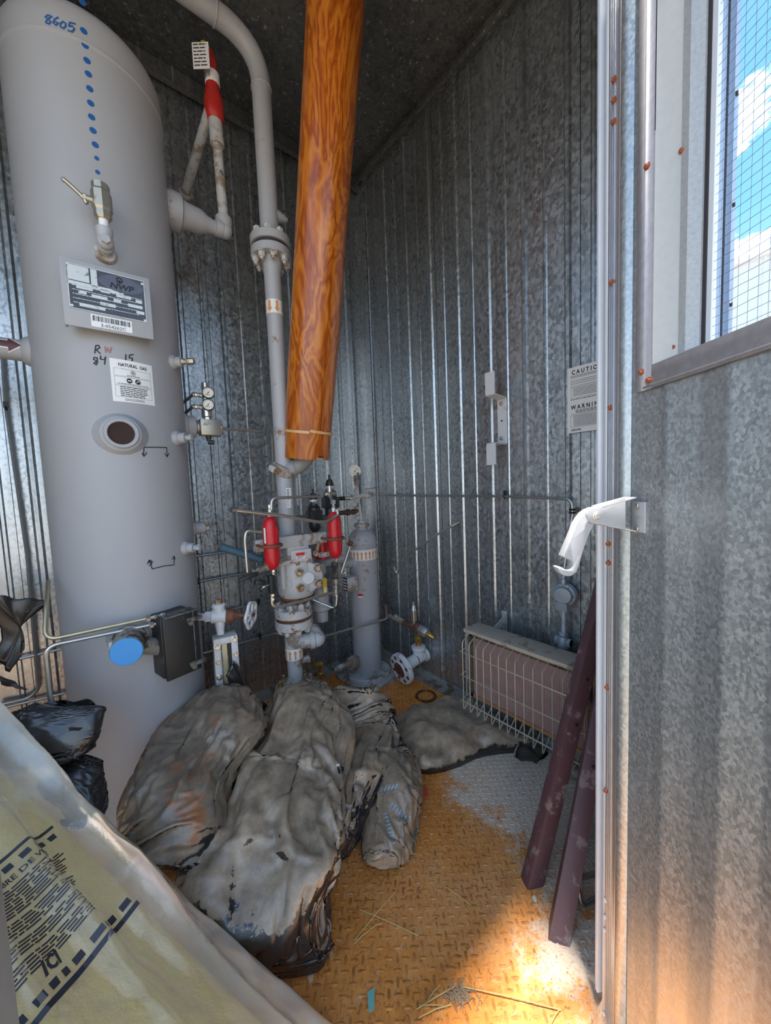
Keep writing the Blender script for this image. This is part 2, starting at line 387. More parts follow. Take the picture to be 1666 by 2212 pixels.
# ------------------------------------------------------------------ checker plate floor
def floor_mat(name, lug):
    a = NT(name); pos = a.n('ShaderNodeNewGeometry').outputs['Position']
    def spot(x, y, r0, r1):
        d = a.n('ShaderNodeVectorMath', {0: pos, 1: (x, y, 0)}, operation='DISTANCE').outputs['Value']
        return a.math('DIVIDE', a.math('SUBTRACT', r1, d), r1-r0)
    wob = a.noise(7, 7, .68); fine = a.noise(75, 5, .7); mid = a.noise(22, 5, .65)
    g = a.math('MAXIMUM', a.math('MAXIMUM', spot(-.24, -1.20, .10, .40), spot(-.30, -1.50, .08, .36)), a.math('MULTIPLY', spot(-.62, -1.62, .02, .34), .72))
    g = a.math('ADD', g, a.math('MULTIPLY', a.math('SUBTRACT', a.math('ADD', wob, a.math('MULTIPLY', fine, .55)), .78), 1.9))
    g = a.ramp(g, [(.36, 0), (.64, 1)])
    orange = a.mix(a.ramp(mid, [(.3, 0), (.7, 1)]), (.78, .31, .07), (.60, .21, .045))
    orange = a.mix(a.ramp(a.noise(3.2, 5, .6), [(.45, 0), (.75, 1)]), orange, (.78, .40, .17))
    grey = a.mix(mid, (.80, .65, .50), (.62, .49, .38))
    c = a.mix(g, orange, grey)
    c = a.mix(a.math('MULTIPLY', a.ramp(a.noise(38, 6, .75), [(.55, 0), (.68, 1)]), .6), c, (.72, .46, .26))
    sp = a.ramp(fine, [(.56, 0), (.66, 1)])
    c = a.mix(a.math('MULTIPLY', sp, .7 if not lug else .4), c, (.20, .055, .015))
    c = a.mix(a.math('MULTIPLY', a.ramp(a.noise(130, 3, .6), [(.60, 0), (.68, 1)]), .5), c, (.07, .03, .015))
    if lug:
        dk = a.mix(a.noise(40, 3), (.20, .062, .018), (.40, .14, .035)); dk = a.mix(g, dk, (.70, .57, .45))
        c = a.mix(a.ramp(a.noise(16, 3, .6), [(.44, .05), (.64, .8)]), c, dk)
    a.set(base=c, rough=a.ramp(g, [(0, .62), (1, .5)]), spec=.18)
    a.bump(a.math('ADD', fine, mid), .35, .003); return a.m
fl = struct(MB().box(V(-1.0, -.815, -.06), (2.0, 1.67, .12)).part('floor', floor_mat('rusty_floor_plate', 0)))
m = MB(); pit = .0205
ca, sa = math.cos(math.radians(-39)), math.sin(math.radians(-39))
def lug(m, c, a, b):
    L, W, hgt = .0112, .0034, .0012; vs = []
    for k in range(8):
        t = 2*PI*k/8; q = c+a*(L*math.cos(t))+b*(W*math.sin(t)*(1 if abs(math.sin(t)) > .9 else 1.15)); vs.append(q)
    top = [c+(q-c)*.55+Z*hgt for q in vs]
    m.add(vs+top, [(i, (i+1) % 8, 8+(i+1) % 8, 8+i) for i in range(8)]+[tuple(range(8, 16))])
A_, B_ = V(ca, sa, 0), V(-sa, ca, 0)
for i in range(-120, 121):
    for j in range(-120, 121):
        p = A_*(i*pit)+B_*(j*pit)+V(-.8, -.8, .0002)
        if -1.55 < p.x < -.06 and -1.63 < p.y < -.06 and (p.y < -.35 or p.x > -.9) and not (p.x < -1.1 and p.y > -.95):
            lug(m, p, A_ if (i+j) % 2 else B_, B_ if (i+j) % 2 else A_)
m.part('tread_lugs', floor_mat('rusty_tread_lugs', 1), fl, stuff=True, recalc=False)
# ------------------------------------------------------------------ outside
gm = NT('pale_gravel'); f = gm.noise(9, 6); gm.set(base=gm.mix(f, (.24, .21, .17), (.18, .155, .125)), rough=.9)
struct(MB().box(V(0, 0, -.62), (120, 120, .2)).part('ground', gm.m))
WB = plain('white_siding', (.80, .81, .83), .5, var=.04)
bl = thing('white_building', (9.4, -6, -.5), 'white metal clad building standing outside beyond the wired door window', 'building')
bc = V(9.4, -6.0, 0)
ribbed(-9, 3.2, [(-8.8+.4*k, .03, .025) for k in range(30)], -.5, 4.22, lambda s, d, z: V(6.4-d, s, z)).part('siding_wall', WB, bl)
ribbed(6.4, 12.4, [(6.6+.4*k, .03, .025) for k in range(15)], -.5, 4.22, lambda s, d, z: V(s, 3.2+d, z)).part('siding_wall', WB, bl)
MB().box(V(9.42, -2.9, 1.85), (5.9, 12.1, 4.6)).part('building_core', WB, bl)
MB().box(V(9.4, -2.9, 4.24), (6.2, 12.3, .07)).part('roof', WB, bl)
# ================================================================== DOOR LEAF (swung open towards the camera)
HG = V(-.67, -1.64, 0); da = math.radians(34.0)
DT = V(-math.sin(da), -math.cos(da), 0); DN = V(-math.cos(da), math.sin(da), 0)
def D(t, n, z): return HG + DT*t + DN*n + Z*z
def Dp(px, py, n=0.):
    v = ray(px, py); o = HG+DN*n; t = (o-CAM).dot(DN)/v.dot(DN); q = CAM+v*t; return (q-o).dot(DT), q.z
AX = (DT, DN, Z)
def dbox(m, t0, t1, n0, n1, z0, z1): return m.box(D((t0+t1)/2, (n0+n1)/2, (z0+z1)/2), (t1-t0, n1-n0, z1-z0), AX)
DB, DH = .01, 2.03
dr = struct(thing('door_1', D(0, 0, DB)))
dbox(MB(), .003, .0105, -.03, .002, DB+.02, DH).part('weatherstrip', ALUW, dr, bevel=.001)
dbox(MB(), .0105, .0235, -.04, -.012, DB, DH).part('gasket', GASK, dr)
dbox(MB(), .0225, .0300, -.04, .000, DB-.01, DH).part('edge_strip', ALUW, dr, bevel=.001)
m = MB(); dbox(m, .030, .066, -.045, .000, DB-.01, DH)
for t in (.034, .039, .044): dbox(m, t, t+.0022, -.001, .0018, DB-.01, DH)
dbox(m, .061, .066, -.001, .006, DB-.01, DH); m.part('edge_channel', ALU, dr, bevel=.0006)
WT0, WT1, WZ0, WZ1 = .135, .66, 1.292, 1.965
# inner skin, four ribbed pieces round the window opening
dr_r = [(.160, .009, .0016), (.21, .008, -.0007), (.250, .010, .0016), (.30, .008, -.0007), (.335, .009, .0014), (.39, .010, .0016), (.46, .008, -.0007), (.52, .009, .0014), (.60, .009, .0014), (.68, .009, .0014)]
def skin(t0, t1, z0, z1): ribbed(t0, t1, dr_r, z0, z1, lambda s, d, z: D(s, d, z), 60).part('galvanized_skin', GALVD, dr)
m = MB(); vs = []                              # rounded roll next to the edge channel
pr = [(.066, -.004), (.0665, .003), (.069, .0075), (.073, .009), (.079, .0085), (.084, .006), (.090, .001)]
k = len(pr)
m.add([D(t, n, z) for z in (DB, DH) for t, n in pr], [[i, i+1, k+i+1, k+i] for i in range(k-1)]); m.part('rolled_edge', GALVD, dr, ang=60)
skin(.088, WT0, DB, DH); skin(WT0, WT1, DB, WZ0); skin(WT1, .80, DB, DH); skin(WT0, WT1, WZ1, DH)
for a in ((.088, WT0, DB, DH), (WT0, WT1, DB, WZ0-.03), (WT1, .80, DB, DH), (WT0, WT1, WZ1+.03, DH)):
    dbox(MB(), a[0], a[1], -.045, -.006, a[2], a[3]).part('door_core', EXT, dr)
# window frame
fr = MB()
def trim(t0, t1, z0, z1):
    dbox(fr, t0, t1, 0, .007, z0, z1)
trim(.105, .137, 1.257, 1.995); trim(.137, .70, 1.257, WZ0); trim(.137, .70, WZ1, 1.995); trim(WT1, .70, WZ0, WZ1)
dbox(fr, .1195, .1205, .007, .0082, 1.275, 1.98); dbox(fr, .122, .70, .007, .0085, 1.2595, 1.263)
frm = fr.part('window_frame', plain('dull_aluminium', (.36, .345, .365), .5, .55, var=.3, scale=90), dr, bevel=.0008)
t1, _ = Dp(1470, 560, -.012); t2, _ = Dp(1518, 560, -.024)
m = MB(); z0, z1 = WZ0+.001, WZ1                       # stepped reveal of the hinge side: it faces away from the hinge, into the sun
pr = [(.1370, .0055), (.1395, .0035), (t1-.002, -.011), (t1, -.0125)]
k = len(pr); m.add([D(t, n, z) for z in (z0, z1) for t, n in pr], [[i, i+1, k+i+1, k+i] for i in range(k-1)])
m.part('jamb_reveal', plain('grey_reveal', (.44, .43, .41), .45, .15, var=.12, scale=80), frm, 'sunlit aluminium reveal', ang=20)
m = MB(); pr = [(t1, -.011), (t1+.010, -.012), (t1+.0105, -.014), (t2-.001, -.0225), (t2, -.030)]
k = len(pr); m.add([D(t, n, z) for z in (z0, z1) for t, n in pr], [[i, i+1, k+i+1, k+i] for i in range(k-1)])
m.part('inner_stop', SPECK, frm, 'speckled inner stop with rusty screws', ang=20)
dbox(MB(), t2-.002, t2+.004, -.032, -.025, z0, z1).part('glazing_gasket', GASK, frm)
dbox(MB(), t2+.004, t2+.011, -.034, -.027, z0, z1).part('glazing_bead', ALUW, frm)
dbox(MB(), WT0+.01, WT1, -.040, -.004, WZ0-.004, WZ0+.004).part('sill', ALU, frm)
dbox(MB(), WT0+.03, WT1, -.0375, -.0345, WZ0, WZ1).part('window_pane', GLASS, dr)
m = MB(); tt = t2+.008
for i in range(60):
    t = tt+.0118*i
    if t < WT1: m.tube([D(t+random.uniform(-.0004, .0004), -.030, WZ0), D(t, -.030, WZ1)], .00030, 4)
for j in range(70):
    z = WZ0+.006+.0122*j
    if z < WZ1: m.tube([D(tt-.004+(WT1-tt)*q/24, -.0298+.0006*math.sin(q*1.9+j), z+.0007*math.sin(q*1.3+j*.9)) for q in range(25)], .00030, 4)
m.part('wire_mesh', STEELD, dr, stuff=True, recalc=False)
sm = MB().lathe(V(0, 0, 0), Z, [(.0052, 0), (.0052, .0012), (.0036, .0012), (.0036, .0045), (.003, .005)], 6).mesh('screw', SCREW)
swm = MB().lathe(V(0, 0, 0), Z, [(.0042, 0), (.0038, .002), (.002, .0026)], 8).mesh('screw', PAPER)
for x, y, n in ((1328, 172, .0), (1328, 216, 0), (1327, 263, 0), (1323, 610, 0), (1320, 880, 0), (1316, 1175, 0), (1316, 1216, 0), (1313, 1485, 0), (1310, 1708, 0)):
    t, z = Dp(x, y, .001); inst(sm, 'screw', D(t, .001, z), DN, dr)
for x, y in ((1308, 1944), (1308, 1980), (1307, 2008), (1305, 2190)):
    t, z = Dp(x, y, .001); inst(swm, 'screw', D(t, .001, z), DN, dr)
for x, y in ((1400, 359), (1387, 804), (1404, 821)):
    t, z = Dp(x, y, .007); inst(sm, 'screw', D(t, .007, z), DN, frm)
for x, y in ((1475, 325), (1458, 750)):
    t, z = Dp(x, y, -.012); inst(sm, 'screw', D(t, -.013, z), DN, frm)
# ------------------------------------------------------------------ hold-open arm on the door edge
LATCH = worn('latch_white', (.40, .40, .415), (.34, .28, .2), .06, .38, scale=25)
t0, zz = Dp(1363, 1105); base = D(t0, 0, 0); sc_ = S(D(t0, .0, 1.08))
la = thing('door_hook_arm', D(t0, 0, 1.07), 'white pivoting hook arm bolted to the open galvanized door edge', 'latch')
def L(px, py, off=0.):                          # plane square to the door through the bracket plate
    v = ray(px, py); o = HG+DT*(t0+off); q = (o-CAM).dot(DT)/v.dot(DT); return CAM+v*q
def crop(lst, off=0.): return [L(960+x/3.4708, 760+y/3.4708, off) for x, y in lst]
pl = MB(); c = (L(1363, 1085)+L(1363, 1144))/2
dbox(pl, t0+.006, t0+.034, 0, .004, L(1363, 1144).z-.002, L(1363, 1085).z+.002); pl.part('mounting_plate', LATCH, la, bevel=.0012)
o2 = crop([(1135, 1150), (1350, 1090), (1350, 1335), (1215, 1305), (1110, 1286)]+[(1118+58*math.cos(a), 1228+58*math.sin(a)) for a in [math.radians(d) for d in (115, 140, 165, 190, 215, 240, 262)]], .024)
m = MB(); m.prism(o2, DT*.003); m.part('bracket_cheek', LATCH, la, bevel=.0006)
m = MB(); m.prism(crop([(1135, 1150), (1350, 1090), (1350, 1335), (1215, 1305), (1110, 1286)], .0), DT*.003); m.part('bracket_cheek', LATCH, la, bevel=.0006)
ta = crop([(1098, 1155), (1180, 1132), (1350, 1085), (1350, 1095), (1180, 1143), (1105, 1166)], .0); m = MB(); m.prism(ta, DT*.027)
m.prism(crop([(1150, 1290), (1215, 1300), (1350, 1330), (1350, 1338), (1215, 1308), (1150, 1298)], 0), DT*.027); m.part('bracket_web', LATCH, la, bevel=.0006)
arm = [(1110, 1160), (1075, 1166), (1040, 1180), (1005, 1205), (978, 1240), (955, 1275), (905, 1400), (853, 1522), (880, 1540)]
arm += [(884+42*math.cos(a), 1580+40*math.sin(a)) for a in [math.radians(d) for d in (-80, -45, -10, 25, 60, 95, 120, 142)]]
arm += [(826, 1598), (812, 1604), (818, 1622), (838, 1650), (870, 1664), (908, 1664), (945, 1640), (968, 1590), (985, 1520), (1010, 1440), (1045, 1350), (1078, 1282), (1130, 1285), (1170, 1240), (1165, 1180)]
m = MB(); m.prism(crop(arm, .006), DT*.016); m.part('hook_arm', LATCH, la, bevel=.001)
p = L(960+1132/3.4708, 760+1228/3.4708, .024); m = MB(); m.cyl(p-DT*.028, p+DT*.008, .0052, n=16, ch=.001); m.cyl(p, p+DT*.0045, .0068, n=16, ch=.001); m.part('pivot_bolt', STEELB, la)
bm_ = MB().hexn(V(0, 0, 0), Z, .0042, .004).mesh('bolt', STEELB)
for y in (1090, 1139): z = L(1363, y).z; inst(bm_, 'bolt', D(t0+.021, .004, z), DN, la)
# ================================================================== shared small makers
def text(s, size, m, put, parent, name='lettering', bold=0., sx=1., label=None):
    """flat print: put(x, y) -> point, text runs from x=0, baseline y=0"""
    c = bpy.data.curves.new('t', 'FONT'); c.body = s; c.size = size; c.offset = bold; c.resolution_u = 2
    o = bpy.data.objects.new('t', c); COL.objects.link(o); dg = bpy.context.evaluated_depsgraph_get()
    me = o.evaluated_get(dg).to_mesh(); mb = MB()
    mb.add([put(v.co.x*sx, v.co.y) for v in me.vertices], [list(p.vertices) for p in me.polygons])
    o.evaluated_get(dg).to_mesh_clear(); bpy.data.objects.remove(o); bpy.data.curves.remove(c)
    return mb.part(name, m, parent, label, recalc=False)
def rows(m, x0, x1, y0, y1, n, th, put, fill=1.):
    """rows of print too small to read, word by word"""
    for k in range(n):
        y = y0+(y1-y0)*(k/max(1, n-1)); x = x0; end = x0+(x1-x0)*(fill if k == n-1 else random.uniform(.86, 1))
        while x < end:
            wd = min(random.uniform(2, 7)*th, end-x)
            m.add([put(x, y), put(x+wd, y), put(x+wd, y+th), put(x, y+th)], [(0, 1, 2, 3)]); x += wd+th*.8
def rect(m, x0, y0, x1, y1, put, n=1):
    for k in range(n):
        a, b = x0+(x1-x0)*k/n, x0+(x1-x0)*(k+1)/n
        m.add([put(a, y0), put(b, y0), put(b, y1), put(a, y1)], [(0, 1, 2, 3)])
def outline(m, x0, y0, x1, y1, w_, put, n=4):
    rect(m, x0, y0, x1, y0+w_, put, n); rect(m, x0, y1-w_, x1, y1, put, n); rect(m, x0, y0, x0+w_, y1, put); rect(m, x1-w_, y0, x1, y1, put)
def disc(m, cx, cy, r, put, n=18, r0=0):
    if r0: m.add([put(cx+q*math.cos(2*PI*k/n), cy+q*math.sin(2*PI*k/n)) for q in (r0, r) for k in range(n)], [(k, (k+1) % n, n+(k+1) % n, n+k) for k in range(n)])
    else: m.add([put(cx+r*math.cos(2*PI*k/n), cy+r*math.sin(2*PI*k/n)) for k in range(n)], [tuple(range(n))])
def arrow(m, x, y, L_, w_, put):                # pointing +y
    m.add([put(x-w_*.22, y), put(x+w_*.22, y), put(x+w_*.22, y+L_*.62), put(x+w_*.5, y+L_*.62), put(x, y+L_), put(x-w_*.5, y+L_*.62), put(x-w_*.22, y+L_*.62)], [tuple(range(7))])
def stroke(m, pts, wd, put):
    """pen stroke along pts (2d), width wd"""
    q = [Vector((a, b)) for a, b in pts]
    for i in range(len(q)-1):
        t = (q[i+1]-q[i]); L_ = t.length
        if L_ < 1e-9: continue
        t = t/L_; nn = Vector((-t.y, t.x))*wd/2; a, b = q[i]-t*wd*.3, q[i+1]+t*wd*.3; N = max(1, int(L_/.006)); vs = []
        for k in range(N+1): c = a+(b-a)*k/N; vs += [put(*(c+nn)), put(*(c-nn))]
        m.add(vs, [(2*k, 2*k+1, 2*k+3, 2*k+2) for k in range(N)])
NUT = {}
def bolt_mesh(r, h, m, stud=.0):
    k = (r, h, m.name, stud)
    if k not in NUT:
        b = MB().lathe(V(0, 0, 0), Z, [(r*1.25, 0), (r*1.25, h*.12)], 14).hexn(V(0, 0, h*.1), Z, r, h)
        if stud: b.cyl(V(0, 0, h), V(0, 0, h+stud), r*.55, n=10, ch=r*.1)
        NUT[k] = b.mesh('bolt', m)
    return NUT[k]
def ring_bolts(p, d, R, n, me, parent, a0=0., ref=None):
    d = d.normalized(); a = (ref or d.orthogonal()); a = (a-d*a.dot(d)).normalized(); b = d.cross(a)
    for k in range(n):
        t = a0+2*PI*k/n; inst(me, 'bolt', p+(a*math.cos(t)+b*math.sin(t))*R, d, parent, random.random())
def fitting(m, p, d, r, L_):                    # compression fitting: two hexes on a neck
    d = d.normalized(); m.hexn(p, d, r, L_*.38); m.cyl(p, p+d*L_, r*.62, n=10); m.hexn(p+d*L_*.55, d, r*.88, L_*.4)

# ================================================================== PRESSURE VESSEL
TC = V(-1.34, -.36, 0); TR = .205; TSEAM = 2.40
vs_ = thing('pressure_vessel', TC, 'tall grey cylindrical pressure vessel with nozzles, nameplate and pen marks', 'tank')
m = MB(); pr = [(TR-.01, 0), (TR, .004)]+[(TR, z) for z in (.6, 1.2, 1.8, TSEAM)]
for k in range(1, 11): a = PI/2*k/10; pr.append((TR*math.cos(a), TSEAM+.06+.11*math.sin(a)))
pr.insert(-10, (TR, TSEAM+.05)); m.lathe(TC, Z, pr, 72); shell = m.part('shell', TANK, vs_)
MB().lathe(TC, Z, [(TR-.002, TSEAM-.008), (TR+.0022, TSEAM-.004), (TR+.003, TSEAM), (TR+.0022, TSEAM+.004), (TR-.002, TSEAM+.008)], 72).part('weld_seam', TANK, vs_)
def Tk(px, py, R=TR):                           # where the sight line meets the shell: angle, height
    v = ray(px, py); o = CAM-TC; a = v.x**2+v.y**2; b = 2*(o.x*v.x+o.y*v.y); c = o.x**2+o.y**2-R*R
    dsc = b*b-4*a*c
    t = (-b-math.sqrt(max(dsc, 0)))/(2*a); q = o+v*t; return math.atan2(q.y, q.x), q.z
def Ta(az, z, R=TR): return TC+V(R*math.cos(az), R*math.sin(az), z)
def Tn(az): return V(math.cos(az), math.sin(az), 0)
def Tput(px, py, lift=.0006):                   # local print frame wrapped on the shell
    az, z = Tk(px, py); return lambda x, y: Ta(az+x/TR, z+y, TR+lift)
def Tpx(p): return Ta(*Tk(p[0], p[1]), TR+.0006)
# pen marks
put0 = lambda x, y: Ta(x/TR, y, TR+.0006)
def pen(m, pxs, wd): stroke(m, [(lambda q: (q[0]*TR, q[1]))(Tk(*p)) for p in pxs], wd, put0)
m = MB()
for x, y in ((178, 5), (181, 67), (184, 98), (188, 131), (191, 160), (194, 192), (196, 223), (198, 253), (201, 282), (206, 313), (209, 342), (211, 372), (213, 397)):
    az, z = Tk(x, y); m = MB(); disc(m, az*TR, z, .0085 if y < 330 else .006, put0, 9)
    m.part('marker_dot', plain('blue_marker', (.012, .10, .34), .5, var=.5, scale=260), vs_, recalc=False)
m = MB(); W_ = .0042
pen(m, [(112, 36), (104, 33), (98, 37), (104, 42), (110, 47), (106, 52), (99, 49), (103, 42), (112, 36)], W_)
pen(m, [(126, 38), (118, 42), (115, 50), (121, 55), (126, 50), (118, 47)], W_)
pen(m, [(137, 47), (131, 51), (131, 58), (137, 62), (142, 57), (142, 51), (137, 47)], W_)
pen(m, [(163, 52), (151, 49), (149, 57), (157, 57), (161, 63), (156, 69), (147, 66)], W_)
m.part('handwriting', INKB, vs_, 'handwritten number 8605 in blue marker', recalc=False)
for grp in ([[(205, 763), (207, 747), (213, 746), (216, 751), (208, 756), (217, 764)]], [[(210, 773), (204, 772), (202, 776), (211, 781), (208, 788), (203, 785), (210, 779), (210, 773)]],
            [[(218, 769), (217, 776), (226, 777), (228, 771), (226, 787)]], [[(272, 766), (271, 784)]], [[(288, 766), (280, 767), (279, 773), (286, 774), (285, 782), (277, 783)]]):
    m = MB()
    for q in grp: pen(m, q, W_*.8)
    m.part('handwriting', INK, vs_, recalc=False)
for grp in ([[(310, 985), (311, 966), (360, 967), (361, 986)], [(307, 979), (311, 986), (317, 978)], [(356, 980), (361, 987), (365, 979)]],
            [[(323, 1212), (329, 1229), (352, 1223), (376, 1220), (376, 1202)], [(318, 1218), (322, 1210), (330, 1214)], [(372, 1208), (376, 1201), (378, 1208)], [(320, 1216), (325, 1210), (328, 1218), (322, 1222)]]):
    m = MB()
    for q in grp: pen(m, q, .0030)
    m.part('pen_arrow', INK, vs_, 'black double arrow drawn by pen', recalc=False)
m = MB(); pen(m, [(227, 749), (229, 761), (233, 752), (237, 762), (241, 751)], .004); m.part('handwriting', INKR, vs_, 'faded red handwritten letter', recalc=False)
# sticker on the shell
PW, PH = .112, .126; az, z = Tk(289, 826); pt = lambda x, y: Ta(az+x/TR, z+y, TR+.0007); p2_ = lambda x, y: Ta(az+x/TR, z+y+.00, TR+.0014)
tilt = math.radians(-1.5)
m = MB(); m.grid(lambda u, v: pt((u-.5)*PW, (v-.5)*PH), 14, 2); stk = m.part('warning_sticker', PAPER, vs_, 'white sticker headed NATURAL GAS')
text('NATURAL  GAS', .0135, INK, lambda x, y: p2_(x-.036, y+.043), stk, bold=.0003, sx=.80)
m = MB(); outline(m, -.048, .014, .048, .036, .0005, p2_); outline(m, -.048, -.012, .048, .012, .0005, p2_); outline(m, -.048, -.048, .048, -.014, .0005, p2_)
disc(m, 0, .027, .0065, p2_, r0=.0052); disc(m, 0, .027, .0024, p2_); disc(m, -.011, .002, .0075, p2_); disc(m, .011, .002, .0075, p2_)
rows(m, -.016, .016, .0165, .0165, 1, .0016, p2_); rows(m, -.04, .04, -.009, -.009, 1, .0015, p2_)
rows(m, -.036, .036, -.0455, -.019, 6, .0022, p2_); rows(m, -.026, .026, -.058, -.054, 2, .0014, p2_)
m.part('print', INK, stk, recalc=False)
p3_ = lambda x, y: Ta(az+x/TR, z+y, TR+.002)
m = MB(); rect(m, -.0155, .0005, -.0065, .0035, p3_); stroke(m, [(.007, -.001), (.012, .006), (.016, .002)], .0015, p3_); m.part('print', PAPER, stk, 'white symbols', recalc=False)
# nameplate on its stand-off bracket
az, z = Tk(236, 660); n_ = Tn(az); tx = V(-math.sin(az), math.cos(az), 0); O = Ta(az, z, TR+.034)
npx = S(O); Wp, Hp = 152*npx*1.02, 132*npx*1.02
F = lambda x, y, l=0.: O+tx*x+Z*y+n_*l
m = MB(); m.box(F(0, 0), (Wp, .006, Hp), (tx, n_, Z)); m.box(F(-Wp/2+.003, 0, -.014), (.006, .03, Hp*.96), (tx, n_, Z)); m.box(F(Wp/2-.003, 0, -.014), (.006, .03, Hp*.96), (tx, n_, Z))
m.box(F(-.03, 0, -.02), (.008, .03, Hp*.8), (tx, n_, Z)); m.box(F(.03, 0, -.02), (.008, .03, Hp*.8), (tx, n_, Z))
npl = m.part('nameplate_bracket', TANK, vs_, bevel=.002)
PLM = worn('etched_plate', (.055, .055, .065), (.25, .25, .25), .08, .32, metal=.4, scale=30)
PLL = worn('bare_etched_plate', (.55, .54, .50), (.30, .29, .28), .12, .35, metal=.5, scale=60)
x0, x1, y0, y1 = -Wp*.43, Wp*.43, -Hp*.24, Hp*.43
m = MB(); m.box(F((x0+x1)/2, (y0+y1)/2, .0036), (x1-x0, .0012, y1-y0), (tx, n_, Z)); m.part('nameplate', PLM, npl, 'black and silver etched nameplate')
G_ = lambda x, y: F(x, y, .0046); w_ = x1-x0; h_ = y1-y0
m = MB(); rect(m, x0, y1-h_*.36, x0+w_*.27, y1-.003, G_); rect(m, x0+w_*.29, y1-h_*.42, x0+w_*.37, y1-.003, G_); rect(m, x0, y1-h_*.46, x1-w_*.3, y1-h_*.38, G_)
outline(m, x0, y0, x1, y1, .002, G_)
for cx, cy, ww in ((.10, .47, .2), (.40, .50, .12), (.12, .36, .10), (.28, .33, .2), (.60, .47, .2), (.86, .43, .09), (.56, .34, .1), (.75, .30, .2), (.38, .20, .2), (.12, .08, .32), (.86, .17, .11)):
    rect(m, x0+w_*cx, y0+h_*(cy), x0+w_*(cx+ww), y0+h_*(cy+.075), G_)
for cx, cy in ((.02, .96), (.97, .92), (.03, .06), (.97, .04)): disc(m, x0+w_*cx, y0+h_*cy, .0035, lambda x, y: F(x, y, .0052), 10)
m.part('etching', PLL, npl, 'bare metal etched fields', recalc=False)
m = MB(); rows(m, x0+w_*.05, x1-w_*.05, y0+h_*.14, y0+h_*.52, 5, .0018, lambda x, y: F(x, y, .0049)); m.part('print', PLL, npl, recalc=False)
m = MB(); m.add([G_(x0+w_*(.68+.30*math.cos(a)), y1-h_*.22+h_*.19*math.sin(a)) for a in [2*PI*k/20 for k in range(20)]], [tuple(range(20))]); m.part('print', plain('dark_grey_print', (.10, .10, .12), .35, .5), npl, recalc=False)
text('NWP', .022, INK, lambda x, y: F(x0+w_*.52+x+y*.25, y1-h_*.34+y, .0052), npl, bold=.0006, sx=1.1)
m = MB(); H2 = lambda x, y: F(x, y, .0052); disc(m, x0+w_*.66, y1-h_*.13, .0085, H2, r0=.005); disc(m, x0+w_*.66, y1-h_*.155, .0035, H2); m.part('emblem', INK, npl, recalc=False)
m = MB(); rect(m, -Wp*.22, -Hp*.46, Wp*.24, -Hp*.27, lambda x, y: F(x, y, .0042)); m.part('barcode_sticker', PAPER, npl, recalc=False)
m = MB(); x = -Wp*.20
while x < Wp*.22:
    k = random.choice((.0009, .0016, .0025)); rect(m, x, -Hp*.37, x+k, -Hp*.29, lambda x, y: F(x, y, .0047)); x += k+random.choice((.0009, .0014, .002))
m.part('barcode', INK, npl, recalc=False)
text('3-054262C', .0125, INK, lambda x, y: F(x-Wp*.12, y-Hp*.445, .0047), npl, sx=1.05)
# nozzle with the open end (hand hole)
WELD = TANK
def collar(m, az, z, r, L_=.012, steps=3):
    n_ = Tn(az)
    pr = [(r+.030-.001*k, TR-.012+.004*0) for k in range(1)]
    pr = [(r*1.55, TR-.03)]+[(r*(1.55-.42*k/steps), TR-.014*max(0, 1-k/steps)+L_*k/steps*.8+(.0016 if k % 2 else 0)) for k in range(steps+1)]+[(r*1.0, TR+L_)]
    m.lathe(TC+Z*z, n_, pr, 32)
az, z = Tk(262, 938); n_ = Tn(az)
m = MB(); collar(m, az, z, .046, .016, 7); m.part('weld_collar', WELD, vs_)
MB().lathe(TC+Z*z, n_, [(.040, TR-.02), (.044, TR+.024), (.043, TR+.028), (.0345, TR+.028), (.033, TR+.024), (.033, TR-.01)], 40).part('open_nozzle', TANK, vs_, 'open pipe stub with a dark rusty bore')
MB().lathe(TC+Z*z, n_, [(.0335, TR+.022), (.0330, TR+.012), (.0325, TR+.0065), (.0, TR+.006)], 32).part('rusty_bore', plain('dark_rusty_bore', (.035, .014, .010), .8, var=.6), vs_)
# plugged couplings on the right flank
def coupling(px, py, r, L_, plug, plugr, plugl, hexm, nm='pipe_plug', az=None):
    a2, z = Tk(px, py); az = a2 if az is None else az; n_ = Tn(az); o = TC+Z*z
    m = MB(); collar(m, az, z, r*1.1, .012, 4); m.part('weld_collar', WELD, vs_)
    m = MB(); m.lathe(o, n_, [(r, TR-.02), (r, TR+L_*.8), (r*.9, TR+L_), (plugr*.9, TR+L_)], 24); m.part('coupling', TANK, vs_)
    m = MB(); p = o+n_*(TR+L_)
    if nm == 'pipe_plug': m.cyl(p-n_*.004, p+n_*plugl*.5, plugr*.8, n=14); m.lathe(p+n_*plugl*.45, n_, [(plugr, 0), (plugr, plugl*.5), (plugr*.8, plugl*.55)], 6)
    else: m.hexn(p-n_*.002, n_, plugr*1.1, plugl*.3); m.cyl(p, p+n_*plugl*.5, plugr*.8, n=16); m.hexn(p+n_*plugl*.45, n_, plugr*1.15, plugl*.6)
    m.part(nm, hexm, vs_)
coupling(360, 775, .017, .030, 1, .010, .040, BRASS, 'hex_adapter', az=math.radians(-38))
coupling(378, 946, .018, .034, 1, .012, .022, TANK, az=math.radians(-42))
coupling(400, 1184, .017, .032, 1, .012, .024, TANK, az=math.radians(-42))
def stub(px, py, R_, prof, az=0.0, nm='coupling', m_=None):  # silhouette nozzles pointing along +x
    p = PY(px, py, TC.y); o = V(TC.x, TC.y, p.z); m = MB(); m.lathe(o, Tn(az), prof, 28); return o, Tn(az), m.part(nm, m_ or TANK, vs_)
o, n_, _ = stub(425, 1141, 0, [(.034, TR-.03), (.030, TR+.004), (.026, TR+.008), (.024, TR+.02), (.024, TR+.04), (.021, TR+.044), (.01, TR+.044)])
